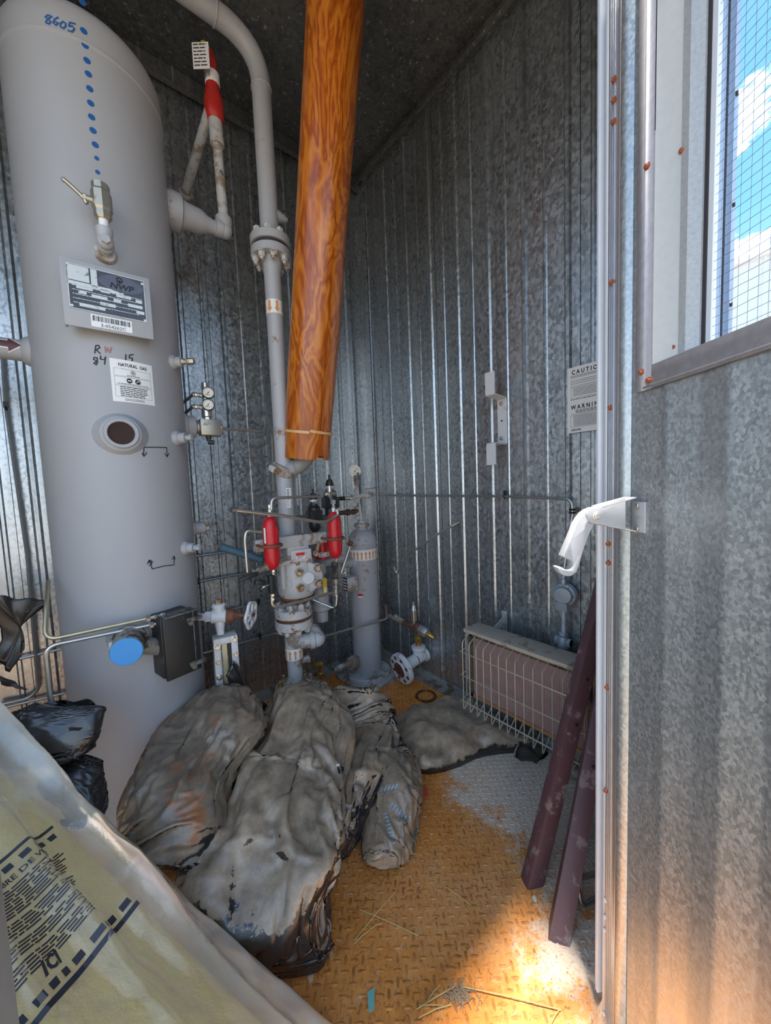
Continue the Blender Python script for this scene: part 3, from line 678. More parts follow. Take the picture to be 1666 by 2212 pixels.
m = MB(); m.hexn(o+n_*(TR+.043), n_, .014, .018); m.part('pipe_plug', BRASS, vs_)
o, n_, _ = stub(408, 922, 0, [(.055, TR-.03), (.050, TR+.003), (.044, TR+.007), (.043, TR+.026), (.041, TR+.034), (.03, TR+.04), (.0, TR+.04)])
GZ = o.z
o, n_, _ = stub(362, 448, 0, [(.062, TR-.04), (.060, TR), (.064, TR+.012), (.062, TR+.040), (.050, TR+.046), (.044, TR+.07), (.042, TR+.11), (.030, TR+.135), (.025, TR+.16), (.025, TR+.18), (.0, TR+.18)], az=math.radians(2), nm='reducing_nozzle', m_=GREY)
RZ = o.z
# left side inlet pipe with its flow arrow
o = V(TC.x, TC.y, PY(40, 757, TC.y).z); lp = S(PY(28, 757, TC.y))*22
m = MB(); m.cyl(o-X*.19, o-X*.62, lp, n=28); m.part('inlet_pipe', TANK, vs_); m = MB(); m.lathe(o, -X, [(lp*1.5, TR-.03), (lp*1.45, TR), (lp*1.25, TR+.012), (lp*1.0, TR+.018)], 28); m.part('weld_collar', WELD, vs_)
ph = math.radians(12)
Pp = lambda x, y, l=.0006: o+V(x-TC.x, -(lp+l)*math.cos(y/lp+ph), (lp+l)*math.sin(y/lp+ph))
xt = PY(47, 752, TC.y-lp).x
for nm, mm, dx, hw, l in (('arrow_border', PAPER, .0045, .0255, .0008), ('flow_arrow', plain('maroon_print', (.10, .03, .035), .5), 0, .0215, .0016)):
    m = MB(); hx = xt+dx-hw*1.35; bw_ = hw*(.50 if dx else .44)
    m.grid(lambda u, v: Pp(xt-.30+(hx-xt+.30)*u, bw_*(2*v-1), l), 2, 9); m.grid(lambda u, v: Pp(hx+hw*1.35*u, hw*(1-u)*(2*v-1)*.999, l), 8, 11)
    m.part(nm, mm, vs_, recalc=False)
text('GAS', .02, PAPER, lambda x, y: Pp(x+xt-.088, y-.0070, .0024), vs_, bold=.0008)
# ------------------------------------------------------------------ ball valve on the upper front nozzle
az, z = Tk(228, 549); n_ = Tn(az); bv = thing('ball_valve', Ta(az, z), 'brass ball valve with lever on the front of the grey vessel above its nameplate', 'valve')
m = MB(); collar(m, az, z, .022, .012, 5); m.cyl(Ta(az, z, TR-.01), Ta(az, z, TR+.045), .0165, n=20); m.part('nozzle_neck', GREYD, bv)
e1 = Ta(az, z, TR+.06); tx = V(-math.sin(az), math.cos(az), 0)
m = MB(); m.lathe(e1-n_*.024, n_, [(.019, 0), (.021, .004), (.021, .012), (.019, .016)], 24); m.ball(e1+Z*.002, .020, 18, 12); m.lathe(e1+n_*.012, n_, [(.013, 0), (.013, .010), (.0118, .012)], 6)
m.lathe(e1, Z, [(.017, 0), (.019, .022), (.020, .026), (.020, .036), (.017, .038)], 24); m.part('elbow', GREY, bv)
sz = S(e1); top = e1+Z*.038
m = MB(); m.cyl(top, top+Z*.026, .0115, n=16); m.part('nipple', PAPER, bv, 'nipple wrapped in white thread tape')
b0 = top+Z*.022
m = MB(); m.lathe(b0, Z, [(.016, 0), (.021, .006), (.021, .020), (.024, .026), (.024, .070), (.021, .076), (.021, .092), (.015, .096), (.0, .096)], 8); m.part('valve_body', BRASS, bv, ang=20)
st = b0+Z*.044-tx*.022; m = MB(); m.cyl(st+tx*.005, st-tx*.016, .008, n=14); m.hexn(st-tx*.012, -tx, .010, .008); m.part('stem', BRASS, bv)
q = st-tx*.019; m = MB(); m.tube([q+Z*-.014+tx*.008, q, q-tx*.02+Z*.016, q-tx*.034+Z*.026], .0055, 8, .008); m.ball(q-tx*.036+Z*.027, .0062, 10, 6); m.part('lever', BRASS, bv)
# ------------------------------------------------------------------ twin gauge pilot on the flank
gp = thing('gauge_manifold', V(TC.x+TR+.04, TC.y, GZ), 'brass pilot block with two small round pressure gauges on the vessel flank', 'gauge')
x0 = TC.x+TR+.038; c = V(x0, TC.y, GZ)
m = MB(); m.lathe(c, X, [(.026, 0), (.026, .012), (.023, .014)], 18); m.box(c+X*.052, (.076, .05, .062)); m.hexn(c+X*.085, X, .027, .012); m.part('brass_block', BRASS, gp, bevel=.004)
m = MB(); m.hexn(c+X*.045-Z*.030, -Z, .010, .012); m.hexn(c+X*.045-Z*.042, -Z, .008, .01); m.cyl(c+V(.040, 0, -.056), c+V(.064, -.006, -.056), .009, n=10); m.part('drain_fitting', BLACKP, gp)
m = MB(); a = c+X*.045+Z*.030; m.hexn(a, Z, .013, .014); m.cyl(a+Z*.010, a+Z*.050, .019, n=24, ch=.003); m.cyl(a+Z*.05, a+Z*.145, .013, n=20, ch=.002); m.part('pilot_body', STEELB, gp)
fd = (CAM-a).normalized(); fd = V(fd.x, fd.y, 0).normalized()
def gauge(parent, p, d, r, rim, ang, lab=None):
    up = (Z-d*d.z).normalized(); rt = up.cross(d)
    m = MB(); m.lathe(p, d, [(r*.9, -r*.6), (r, -r*.5), (r, .0), (r*.98, r*.12), (r*.86, r*.12), (r*.84, 0), (0, 0)], 30); g = m.part('gauge_case', rim, parent, lab)
    m = MB(); m.lathe(p, d, [(r*.84, .0004), (0, .0005)], 26); m.part('dial', DIAL, g)
    G = lambda x, y: p+rt*x+up*y+d*.0012; m = MB()
    for k in range(11):
        t = math.radians(225-27*k); a_ = Vector((math.cos(t), math.sin(t))); stroke(m, [tuple(a_*r*.62), tuple(a_*r*.76)], r*.05, G)
    t = math.radians(ang); stroke(m, [(-.25*r*math.cos(t), -.25*r*math.sin(t)), (.62*r*math.cos(t), .62*r*math.sin(t))], r*.07, G); disc(m, 0, 0, r*.1, G, 10); rows(m, -r*.25, r*.25, -r*.4, -r*.4, 1, r*.08, G)
    m.part('dial_print', INK, g, recalc=False)
for py, ang, lb in ((848, 225, 'upper gauge'), (874, 228, 'lower gauge')):
    p = PY(450, py, TC.y-.03); gauge(gp, p, fd, .0225, BLACKP, ang, lb)
    m = MB(); m.cyl(p-fd*.012, V(a.x, a.y, p.z), .006, n=8); m.part('gauge_stem', STEELB, gp)
    q = PY(418, py+4, TC.y-.005); m = MB(); fitting(m, q+X*.030, -X, .009, .030); m.ball(q, .0085, 10, 6); m.part('elbow_fitting', STEELB, gp)
    m = MB(); m.tube([q, q+V(-.02, .03, -.018), q+V(-.09, .13, -.075)], .0052, 8, .01); m.part('black_tube', STEELD, gp)
m = MB(); q0 = c+X*.092; q1 = PY(588, 918, TC.y+.02); q2 = PY(603, 1060, TC.y+.02)
tb = MB().tube([q0, V(q1.x, q1.y, GZ+.004), V(q2.x-.02, q2.y+.01, q2.z)], .0052, 8, .03).thing('steel_tube', STEEL, 'thin steel tube running from the brass gauge block down behind the amber pipe', 'tube')
# ------------------------------------------------------------------ relief valve and its pipes
rv = thing('relief_valve', V(TC.x+.37, TC.y, RZ), 'red relief valve with hanging tag on grey pipes beside the vessel', 'valve')
ex = TC.x+TR+.178; e0 = V(ex, TC.y+.006, RZ); k_ = S(e0)
rp_ = PY(467, 262, TC.y+.006)
m = MB(); m.cyl(e0-X*.012, e0+X*.014, .031, n=22, ch=.002); m.ball(e0+X*.022+Z*.0, .030, 18, 12); m.lathe(e0+X*.022, Z, [(.026, 0), (.030, .02), (.031, .03), (.031, .046), (.026, .05)], 22); m.part('elbow', GREY, rv)
xr = e0.x+.022; zt = rp_.z
m = MB(); m.cyl(V(xr, e0.y, RZ+.03), V(xr-.006, e0.y, zt-.02), .0185, n=20); m.cyl(V(xr-.004, e0.y, zt-.09), V(xr-.007, e0.y, zt+.0), .027, .025, n=20, ch=.003); m.part('riser_pipe', GREYD, rv)
PEN = MB(); RZ2 = lambda x, y: V(xr-.003+.0192*math.sin(x/.019-.4), e0.y-.0192*math.cos(x/.019-.4), zt-.21+y)
stroke(PEN, [(0, 0), (.006, .016), (.010, .002)], .002, RZ2); stroke(PEN, [(.012, .018), (.012, .004), (.018, .004)], .002, RZ2); PEN.part('handwriting', INK, rv, recalc=False)
b = V(xr-.007, e0.y, zt); tz = PY(457, 112, TC.y+.006).z-zt
m = MB(); m.lathe(b, Z, [(.026, -.004), (.034, .008), (.036, .03), (.035, tz*.30), (.028, tz*.38), (.026, tz*.50)], 12); m.part('valve_body', REDV, rv)
m = MB(); m.lathe(b, Z, [(.024, tz*.49), (.027, tz*.50), (.027, tz*.66), (.022, tz*.68)], 20); m.part('ring_label', PAPER, rv)
x_ = MB()
for k in range(9): t = -1.9+.16*k; x_.add([b+V(.0276*math.sin(t), -.0276*math.cos(t), tz*.53), b+V(.0276*math.sin(t+.07), -.0276*math.cos(t+.07), tz*.53), b+V(.0276*math.sin(t+.07), -.0276*math.cos(t+.07), tz*.63), b+V(.0276*math.sin(t), -.0276*math.cos(t), tz*.63)], [(0, 1, 2, 3)])
x_.part('barcode', INK, rv, recalc=False)
m = MB(); m.lathe(b, Z, [(.021, tz*.66), (.021, tz*.84), (.015, tz*.90), (.010, tz*1.0), (0, tz*1.01)], 16); m.part('bonnet_cap', REDV, rv)
d0 = b+V(-.020, .0, .02); wq = PY(398, 424, -.02)
m = MB(); m.tube([d0, d0+(wq-d0)*.5, wq], .0185, 16); m.part('discharge_pipe', GREYD, rv)
MB().lathe(wq+(d0-wq).normalized()*.004, (d0-wq), [(.026, 0), (.026, .012), (.020, .016)], 18).part('pipe_collar', GREY, rv)
tg = PY(434, 120, TC.y-.02); fx = V(cr.x, cr.y, 0).normalized(); sT = S(tg)
T_ = lambda x, y, l=0.: tg+fx*x+Z*y+fx.cross(Z)*(-l) if False else tg+fx*x+Z*y-V(cd.x, cd.y, 0)*0+V(-cd.x, -cd.y, 0).normalized()*l
m = MB(); m.box(tg, (.062, .0015, .092), (fx, V(cd.x, cd.y, 0).normalized(), Z)); tgo = m.part('tag', PAPER, rv, 'white paper tag on a wire')
m = MB(); rows(m, -.026, .024, -.036, .036, 7, .004, lambda x, y: T_(x, y, .0014)); m.part('tag_print', INK, tgo, recalc=False)
MB().tube([b+Z*tz*.93, b+V(-.01, -.01, tz*1.05), tg+V(.01, 0, .06), tg+V(0, -.002, .04)], .0022, 6, .02).part('tag_wire', YEL, rv)
# ------------------------------------------------------------------ level controller with blue capped float housing
az, z = Tk(282, 1376); n_ = Tn(az); lc = thing('level_controller', Ta(az, z), 'black box level controller with blue capped pipe stub low on the vessel', 'controller')
m = MB(); collar(m, az, z, .042, .014, 5); m.part('weld_collar', WELD, lc)
o = TC+Z*z; ND = (n_+V(-cd.x, -cd.y, 0)*0+Z*-.02).normalized(); cap = Ta(az, z)+ND*.115
BODYM = worn('dirty_steel_housing', (.36, .34, .31), (.12, .09, .06), .2, .5, metal=.4, scale=18)
m = MB(); m.lathe(Ta(az, z), ND, [(.040, -.02), (.040, .022), (.046, .024), (.046, .034), (.042, .038), (.040, .10), (.041, .113), (.040, .115), (0, .1152)], 36); m.part('float_housing', BODYM, lc)
m = MB(); m.lathe(cap, ND, [(.0395, .0005), (.0395, .003), (.038, .004), (0, .004)], 36); m.part('end_cap', BLUE, lc, 'bright blue disc cap')
tx = V(-math.sin(az), math.cos(az), 0); m = MB(); m.hexn(Ta(az, z, TR+.05)-tx*.040-Z*.012, V(0, 0, 1), .010, .026); m.part('clamp_bolt', BOLTW, lc)
# box: front face seen square on, hung right of the housing
pc = P(396, 1392, 1, TC.y-.27); kk = S(pc); bw, bh, bdp = 74*kk, 138*kk, .085
vd = V(CAM.x-pc.x, CAM.y-pc.y, 0).normalized(); rt = V(-vd.y, vd.x, 0); rt = rt if rt.dot(_r) > 0 else -rt; bdir = (vd+rt*.42).normalized(); bx = V(-bdir.y, bdir.x, 0)
if bx.dot(_r) < 0: bx = -bx
bc_ = lambda x, y, l: pc+bx*x+Z*y+bdir*l
m = MB(); m.box(bc_(0, 0, -.006), (bw, .012, bh), (bx, bdir, Z)); m.part('box_lid', BLACKD, lc, bevel=.006)
m = MB(); m.box(bc_(-.006, .002, -.012-bdp/2), (bw*.95, bdp, bh*.97), (bx, bdir, Z)); m.part('box_body', BLACKD, lc, bevel=.008)
m = MB(); m.box(bc_(bw*.33, 0, .001), (.003, .003, bh*.95), (bx, bdir, Z)); m.box(bc_(-bw*.0, bh*.487, -.02), (bw*.9, .05, .004), (bx, bdir, Z)); m.part('dusty_rim', DUSTBOX, lc, bevel=.001)
for yy in (bh*.36, -bh*.36):
    m = MB(); m.box(bc_(bw*.36, yy, .003), (bw*.45, .016, .014), (bx, bdir, Z)); m.cyl(bc_(bw*.25, yy-.012, -.004), bc_(bw*.25, yy-.012, .008), .008, n=12); m.part('latch_clip', DUSTBOX, lc, bevel=.003)
m = MB()
m.tube([Ta(az, z)+ND*.06, bc_(-bw*.3, -.01, -bdp*.7)], .026, 14); m.part('connecting_neck', BODYM, lc)
prs = []
for k, (px, py) in enumerate(((343, 1331), (350, 1345))):
    q = bc_(-bw*.52, 0, 0)*0+P(px, py, 1, pc.y+.03); dirn = (P(97, 1385+14*k, 1, -.60)-q).normalized()
    m = MB(); fitting(m, q-dirn*.018, dirn, .0085, .034); m.hexn(q+dirn*.022, dirn, .010, .013); m.part('tube_fitting', STEELB, lc)
    e_ = P(97, 1384+13*k, 1, -.60); prs.append((q, e_))
q, e_ = prs[0]; MB().tube([q, e_, P(101, 1300, 1, -.53), P(104, 1255, 1, -.45)], .0058, 8, .03).thing('steel_tube', plain('brass_tone_tube', (.52, .43, .28), .34, .8), 'upper tube of the pair, brass toned, running left from the black controller', 'tube')
q, e_ = prs[1]; MB().tube([q, e_, P(105, 1480, 1, -.60), P(116, 1570, 1, -.62)], .0058, 8, .03).thing('steel_tube', STEEL, 'lower tube of the pair, silver, bending down to the floor left of the vessel', 'tube')
# ================================================================== MAIN PIPE, AMBER SLEEVE, FILTER BODY
YA = -.42
ax0 = PY(612, 990, YA); AX0 = V(ax0.x, YA, 0)
def zA(px, py): return PY(px, py, YA).z
mpip = thing('gas_pipe', V(AX0.x, YA, zA(620, 1150)), 'tall grey gas pipe with bolted flange and orange arrow band, bending left at the top', 'pipe')
zb = zA(556, 95); r1, r2 = .0375, .034; zf = zA(585, 540)
m = MB(); m.tube([AX0+Z*(zf+.03), AX0+Z*zb, AX0+Z*zb-X*1.2], r1, 24, .16, 10); up_ = m.part('upper_pipe', GREY, mpip)
for q in (AX0+Z*(zb-.165), AX0+Z*zb-X*.165): MB().torus(q, Z if q.z < zb-.1 else X, r1, .0035, 28, 6).part('weld_ring', GREY, mpip)
zc = zA(620, 1015)
m = MB(); m.lathe(AX0, Z, [(r2, zc-.02), (r2, zf-.10), (r1+.004, zf-.065), (r1+.006, zf-.03)], 24); m.part('middle_pipe', GREY, mpip)
fr_ = 42*S(AX0+Z*zf)
for a, b_, nm in ((zf+.008, zf+.040, 'upper_flange'), (zf-.040, zf-.008, 'lower_flange')): MB().lathe(AX0, Z, [(.03, a), (fr_-.003, a), (fr_, a+.003), (fr_, b_-.003), (fr_-.003, b_), (.03, b_)], 40).part(nm, GREY, mpip)
MB().lathe(AX0, Z, [(.03, zf-.008), (fr_*.86, zf-.008), (fr_*.86, zf+.008), (.03, zf+.008)], 32).part('flange_gasket', GASK, mpip)
ring_bolts(AX0+Z*(zf-.040), -Z, fr_*.78, 8, bolt_mesh(.0135, .018, BOLTW, .012), mpip, .25)
ring_bolts(AX0+Z*(zf+.040), Z, fr_*.78, 8, bolt_mesh(.0135, .018, BOLTW, .006), mpip, .25)
q = AX0+Z*zA(600, 470); m = MB(); m.lathe(q, (X*.9-Y*.1), [(.026, r1-.01), (.022, r1+.008), (.017, r1+.02), (.014, r1+.03)], 18); m.hexn(q+(X*.9-Y*.1).normalized()*(r1+.028), X, .011, .012); m.part('side_tap', GREY, mpip)
band = MB(); z0, z1 = zA(594, 683), zA(592, 654); band.lathe(AX0, Z, [(r2+.0008, z0), (r2+.0008, z1)], 28); bo = band.part('arrow_band', PAPER, mpip, 'white band with orange arrows pointing down')
m = MB()
for k in range(7):
    cx = k*.0305-.075; arrow(m, 0, 0, (z1-z0)*.86, .022, lambda x, y, c=cx: AX0+V((r2+.0016)*math.sin((c+x)/r2-.55), -(r2+.0016)*math.cos((c+x)/r2-.55), z1-.004-y))
m.part('arrow_print', ORNG, bo, recalc=False)
# grooved coupling, elbow into the sleeve and the pipe below
m = MB(); zl = zA(625, 1200); m.lathe(AX0, Z, [(r2, zl), (r2, zc+.01)], 24); low = m.part('lower_pipe', GREY, mpip)
cx_ = AX0+Z*zc; cdv = V(.25, -.45, 1).normalized()
m = MB(); m.lathe(cx_, cdv, [(r2, -.022), (r2+.013, -.022), (r2+.017, -.014), (r2+.017, .014), (r2+.013, .022), (r2, .022)], 30)
for sgn in (-1, 1): d_ = (X*.85+Y*.35)*sgn; d_ = (d_-cdv*d_.dot(cdv)).normalized(); m.box(cx_+d_*(r2+.026), (.032, .030, .026), (d_, cdv.cross(d_), cdv))
m.part('pipe_clamp', GREYD, mpip, bevel=.003)
m = MB(); d_ = (X*.85+Y*.35); d_ = (d_-cdv*d_.dot(cdv)).normalized(); m.tube([cx_-d_*(r2+.028)-cdv*0+cdv.cross(d_)*.026, cx_-d_*(r2+.028)-cdv.cross(d_)*.026], .007, 8); m.hexn(cx_-d_*(r2+.028)-cdv.cross(d_)*.016, cdv.cross(d_)*-1, .013, .014); m.part('clamp_bolt', RUSTB, mpip)
SB = P(664, 984, 1, YA-.04); ST = P(727, 0, 1, -.80)
rS = 47*S(SB)
ELB = plain('grey_elbow_paint', (.30, .30, .29), .5)
m = MB(); m.tube([cx_+cdv*.0, cx_+V(.045, -.03, .01), SB+V(.012, -.0, .0)-Z*.0, SB+V(.012, -.015, .14)], r2*1.02, 20, .05, 8); m.torus(cx_+V(.040, -.025, .012), V(.8, -.5, .3), r2, .004, 24, 6); m.part('elbow', ELB, mpip)
m = MB(); PBC = lambda x, y: AX0+V((r2+.0012)*math.sin(x/r2+.05), -(r2+.0012)*math.cos(x/r2+.05), zA(625, 1075)+y)
m.grid(lambda u, v: PBC((u-.5)*.024, (v-.5)*.085), 6, 2); s_ = m.part('barcode_sticker', PAPER, mpip)
m = MB(); y = -.038
PB2 = lambda x, y: AX0+V((r2+.0018)*math.sin(x/r2+.05), -(r2+.0018)*math.cos(x/r2+.05), zA(625, 1075)+y)
while y < .036:
    k = random.choice((.001, .002, .003)); rect(m, -.009, y, -.001 if y > -.01 else .009, y+k, PB2); y += k+random.choice((.0012, .002))
m.part('barcode', INK, s_, recalc=False)
m = MB(); q = AX0+V(r2+.012, -.01, 0); m.box(q+Z*zA(637, 1062), (.005, .03, .12)); m.part('plate_tab', GREY, mpip)
# amber wrapped sleeve
dS = (ST-SB).normalized(); LS = (3.0-SB.z)/dS.z; aS = (X-dS*dS.x).normalized(); bS = dS.cross(aS)
def sl_(u, v, inn):
    t = -2.02+(2*PI+.42)*v; lip = .013 if v > .93 else 0; h = (-.0 if v > .05 else .0)
    hh = u*LS + (1-min(1, u*40))*(.012 if v < .12 else -.004-.010*math.sin(v*3))
    rr = rS*(1+.012*math.sin(hh*5))+.0055*v-(.004 if inn else 0)
    rr += .0022*noise.noise(V(t*2.2, hh*3.0, 1.7))+.0012*noise.noise(V(t*6, hh*8, 4))
    return SB+dS*hh+(aS*math.cos(t)+bS*math.sin(t))*rr
slv = thing('amber_sleeve', SB, 'large amber swirl patterned resin sleeve hanging from the ceiling over a grey elbow', 'pipe')
m = MB(); NU, NV = 110, 72
go = [sl_(i/(NU-1), j/(NV-1), False) for i in range(NU) for j in range(NV)]; gi = [sl_(i/(NU-1), j/(NV-1), True) for i in range(NU) for j in range(NV)]
n0 = NU*NV; fs = []
for i in range(NU-1):
    for j in range(NV-1):
        a = i*NV+j; fs.append((a, a+1, a+NV+1, a+NV)); fs.append((n0+a, n0+a+NV, n0+a+NV+1, n0+a+1))
for j in range(NV-1): fs.append((j, n0+j, n0+j+1, j+1))
for i in range(NU-1): fs.append((i*NV, (i+1)*NV, n0+(i+1)*NV, n0+i*NV)); a = i*NV+NV-1; fs.append((a, n0+a, n0+a+NV, a+NV))
m.add(go+gi, fs); m.part('resin_wrap', AMBER, slv)
zr = .105; m = MB(); m.grid(lambda u, v: SB+dS*(zr+v*.011-.012*math.sin(u*2.6))+(aS*math.cos(-2.0+4.6*u*1.36)+bS*math.sin(-2.0+4.6*u*1.36))*(rS+.0085), 60, 2); m.part('pale_band', plain('pale_resin', (.72, .42, .18), .4), slv)

fb = thing('filter_valve', V(AX0.x, YA, 0), 'rust streaked white valve body with bolted bonnet on a flanged stand', 'valve')
zt, zbm = zA(640, 1185), zA(640, 1290)
bc = V(PY(640, 1240, YA).x, YA, 0); rb = 40*S(bc+Z*.8)
m = MB(); m.lathe(bc, Z, [(.03, zbm-.03), (.045, zbm-.022), (.062, zbm-.006), (rb*.86, zbm+.008), (rb*.98, zbm+.03), (rb, zbm+.06), (rb*.98, zt-.06), (rb*.86, zt-.02), (rb*.66, zt), (rb*.6, zt+.012), (0, zt+.012)], 36)
m.part('body', GREYR, fb)
MB().lathe(bc, Z, [(.047, zbm-.024), (.066, zbm-.010), (rb*.90, zbm+.004), (rb*.93, zbm+.012)], 32).part('rust_ring', RUST, fb)
fd = (CAM-bc); fd = V(fd.x, fd.y, 0).normalized(); fd = (fd+_r*.22).normalized(); fx = Z.cross(fd)
bp = P(656, 1240, 1, YA)+fd*(rb*.78); bk = S(bp)
m = MB(); ol = [fx*(31*bk*math.cos(a)*(1+.10*math.cos(2*a)))+Z*(33*bk*math.sin(a)) for a in [2*PI*k/28 for k in range(28)]]
m.prism([bp-fd*.03+q for q in ol], fd*.045); m.part('bonnet_plate', GREYR, fb, bevel=.006)
MB().cyl(bp+fd*.012, bp+fd*.026, 13.5*bk, n=28, ch=.003).part('bonnet_disc', WHITE, fb)
for sx, sz in ((-19, 16), (21, 20), (-19, -17), (21, -14)):
    q = bp+fx*sx*bk+Z*sz*bk; m = MB(); m.cyl(q, q+fd*.032, 9.5*bk, n=18, ch=.002); m.part('bolt_boss', GREYR, fb); inst(bolt_mesh(7*bk, .016, RUSTB, .006), 'bolt', q+fd*.032, fd, fb, .3)
m = MB(); q = P(645, 1196, 1, YA-.03)+fd*.03; m.box(q, (44*bk, .05, 26*bk), (fx, fd, Z)); pad = m.part('label_pad', GREYR, fb, bevel=.004)
for dz, mm, h_ in ((3.5*bk, RED, 6.5*bk), (-3*bk, PAPER, 6*bk)): m = MB(); Q_ = lambda x, y: q+fx*(x-2*bk)+Z*(y+dz)+fd*.0258; rect(m, -9*bk, -h_/2, 9*bk, h_/2, Q_); m.part('red_label' if mm is RED else 'label_print', mm, pad, recalc=False)
m = MB(); Q_ = lambda x, y: q+fx*(x-2*bk)+Z*(y-3*bk)+fd*.0262; rows(m, -7*bk, 7*bk, -1.6*bk, .6*bk, 2, 1.2*bk, Q_); m.part('small_print', INK, pad, recalc=False)
# side ribs and stem to the blue lever
m = MB(); m.box(P(608, 1240, 1, YA-.03), (.02, .05, .13)); m.box(P(612, 1215, 1, YA-.05), (.06, .05, .02)); m.part('side_rib', GREYR, fb, bevel=.006)
m = MB(); a = P(566, 1209, 1, YA-.03); b_ = P(478, 1182, 1, YA+.00); m.tube([bc+Z*(zt-.03), P(600, 1218, 1, YA-.03), a, b_], .009, 10); m.part('lever', STEELD, fb)
m = MB(); d_ = (b_-a).normalized(); m.tube([a+d_*(b_-a).length*k/14 for k in range(15)]+[b_+d_*.006], lambda t: .0155+.0014*math.sin(t*38)+(.002 if t > .93 else 0), 14); m.part('lever_grip', BLUEH, fb, 'blue taped grip')
# beam with two bottles
BE0, BE1 = P(552, 1177, 1, YA-.07), P(706, 1163, 1, YA-.07)
m = MB(); hb = 27*S(BE0); c = (BE0+BE1)/2; m.box(V(c.x, YA-.055, c.z), (abs(BE1.x-BE0.x), .035, hb)); m.part('cross_beam', GREYD, fb, bevel=.003)
m = MB(); m.box(V(c.x+.02, YA-.04, c.z-hb*.7), (.10, .06, .05)); m.part('beam_bracket', GREYR, fb, bevel=.003)
# flanges
z2 = zA(635, 1331); k2 = S(AX0+Z*z2); fc = V(PY(635, 1331, YA).x, YA, 0); R2 = 39.5*k2
for a, b_, nm in ((z2+.006, z2+.044, 'upper_flange'), (z2-.046, z2-.008, 'lower_flange')): MB().lathe(fc, Z, [(.03, a), (R2-.003, a), (R2, a+.003), (R2, b_-.003), (R2-.003, b_), (.03, b_)], 40).part(nm, GREYR, fb)
MB().lathe(fc, Z, [(.03, z2-.008), (R2*.94, z2-.008), (R2*.94, z2+.006), (.03, z2+.006)], 32).part('flange_gasket', RUST, fb)
ring_bolts(fc+Z*(z2+.044), Z, R2*.76, 8, bolt_mesh(.0135, .020, BOLTW, .005), fb, .15); ring_bolts(fc+Z*(z2-.046), -Z, R2*.76, 8, bolt_mesh(.0135, .018, BOLTW, .006), fb, .15)
MB().lathe(fc, Z, [(.032, z2+.03), (.036, z2+.06), (.044, zbm-.02)], 24).part('neck', GREYR, fb)
z3 = zA(640, 1480); lc_ = V(PY(640, 1480, YA).x, YA, 0); rl = 16*k2
m = MB(); m.lathe(lc_, Z, [(rl*1.5, z3), (rl, z3+.05), (rl, zA(645, 1425)), (rl*1.12, zA(645, 1415)), (rl*1.15, zA(645, 1365)), (rl*1.02, z2-.06), (rl*1.3, z2-.046)], 24)
m.part('stand_pipe', GREYD, fb)
zt_ = zA(650, 1383); p_ = V(lc_.x, YA, zt_); tdir = (X*.92-Y*.35+Z*.0).normalized()
m = MB(); m.cyl(p_, p_+tdir*.075, rl*1.05, n=22); m.lathe(p_+tdir*.072, tdir, [(rl*1.25, 0), (rl*1.25, .02), (rl*1.05, .024)], 22)
e2 = p_+tdir*.105; m.ball(e2, rl*1.12, 16, 10); m.cyl(e2, e2+Z*.03+Y*.05, rl*1.05, n=20); m.part('tee_branch', GREYD, fb)
za, zbb = zA(641, 1418), zA(641, 1394); BW = lambda x, y, l=.0012: lc_+V((rl*1.13+l)*math.sin(x/rl), -(rl*1.13+l)*math.cos(x/rl), y)
m = MB(); m.grid(lambda u, v: BW((u-.5)*rl*PI*1.9, za+(zbb-za)*v), 26, 2); bo = m.part('arrow_band', PAPER, fb, 'white band with orange arrows pointing up')
m = MB()
for k in range(9): cx = (k-4)*.020; arrow(m, 0, 0, (zbb-za)*.84, .014, lambda x, y, c=cx: BW(c+x-.01, za+.004+y, .002))
m.part('arrow_print', ORNG, bo, recalc=False)
q = V(lc_.x, YA, zA(655, 1410)-.03); m = MB(); m.cyl(q, q+X*.055-Y*.01, .014, n=14); m.hexn(q+X*.05-Y*.01, X, .017, .016); m.part('side_plug', GREYD, fb)
RL = 43*k2; MB().lathe(lc_, Z, [(.03, z3-.03), (RL, z3-.03), (RL, z3), (RL-.004, z3+.004), (.03, z3+.004)], 36).part('base_flange', GREYR, fb)
MB().lathe(lc_, Z, [(.05, .0), (.05, z3-.03)], 24).part('floor_stub', GREYR, fb)
MB().lathe(lc_, Z, [(.03, z3-.066), (RL, z3-.066), (RL, z3-.036), (.03, z3-.036)], 36).part('base_flange', GREYR, fb)
ring_bolts(lc_+Z*(z3+.004), Z, RL*.76, 8, bolt_mesh(.0135, .018, RUSTB, .014), fb, .5)
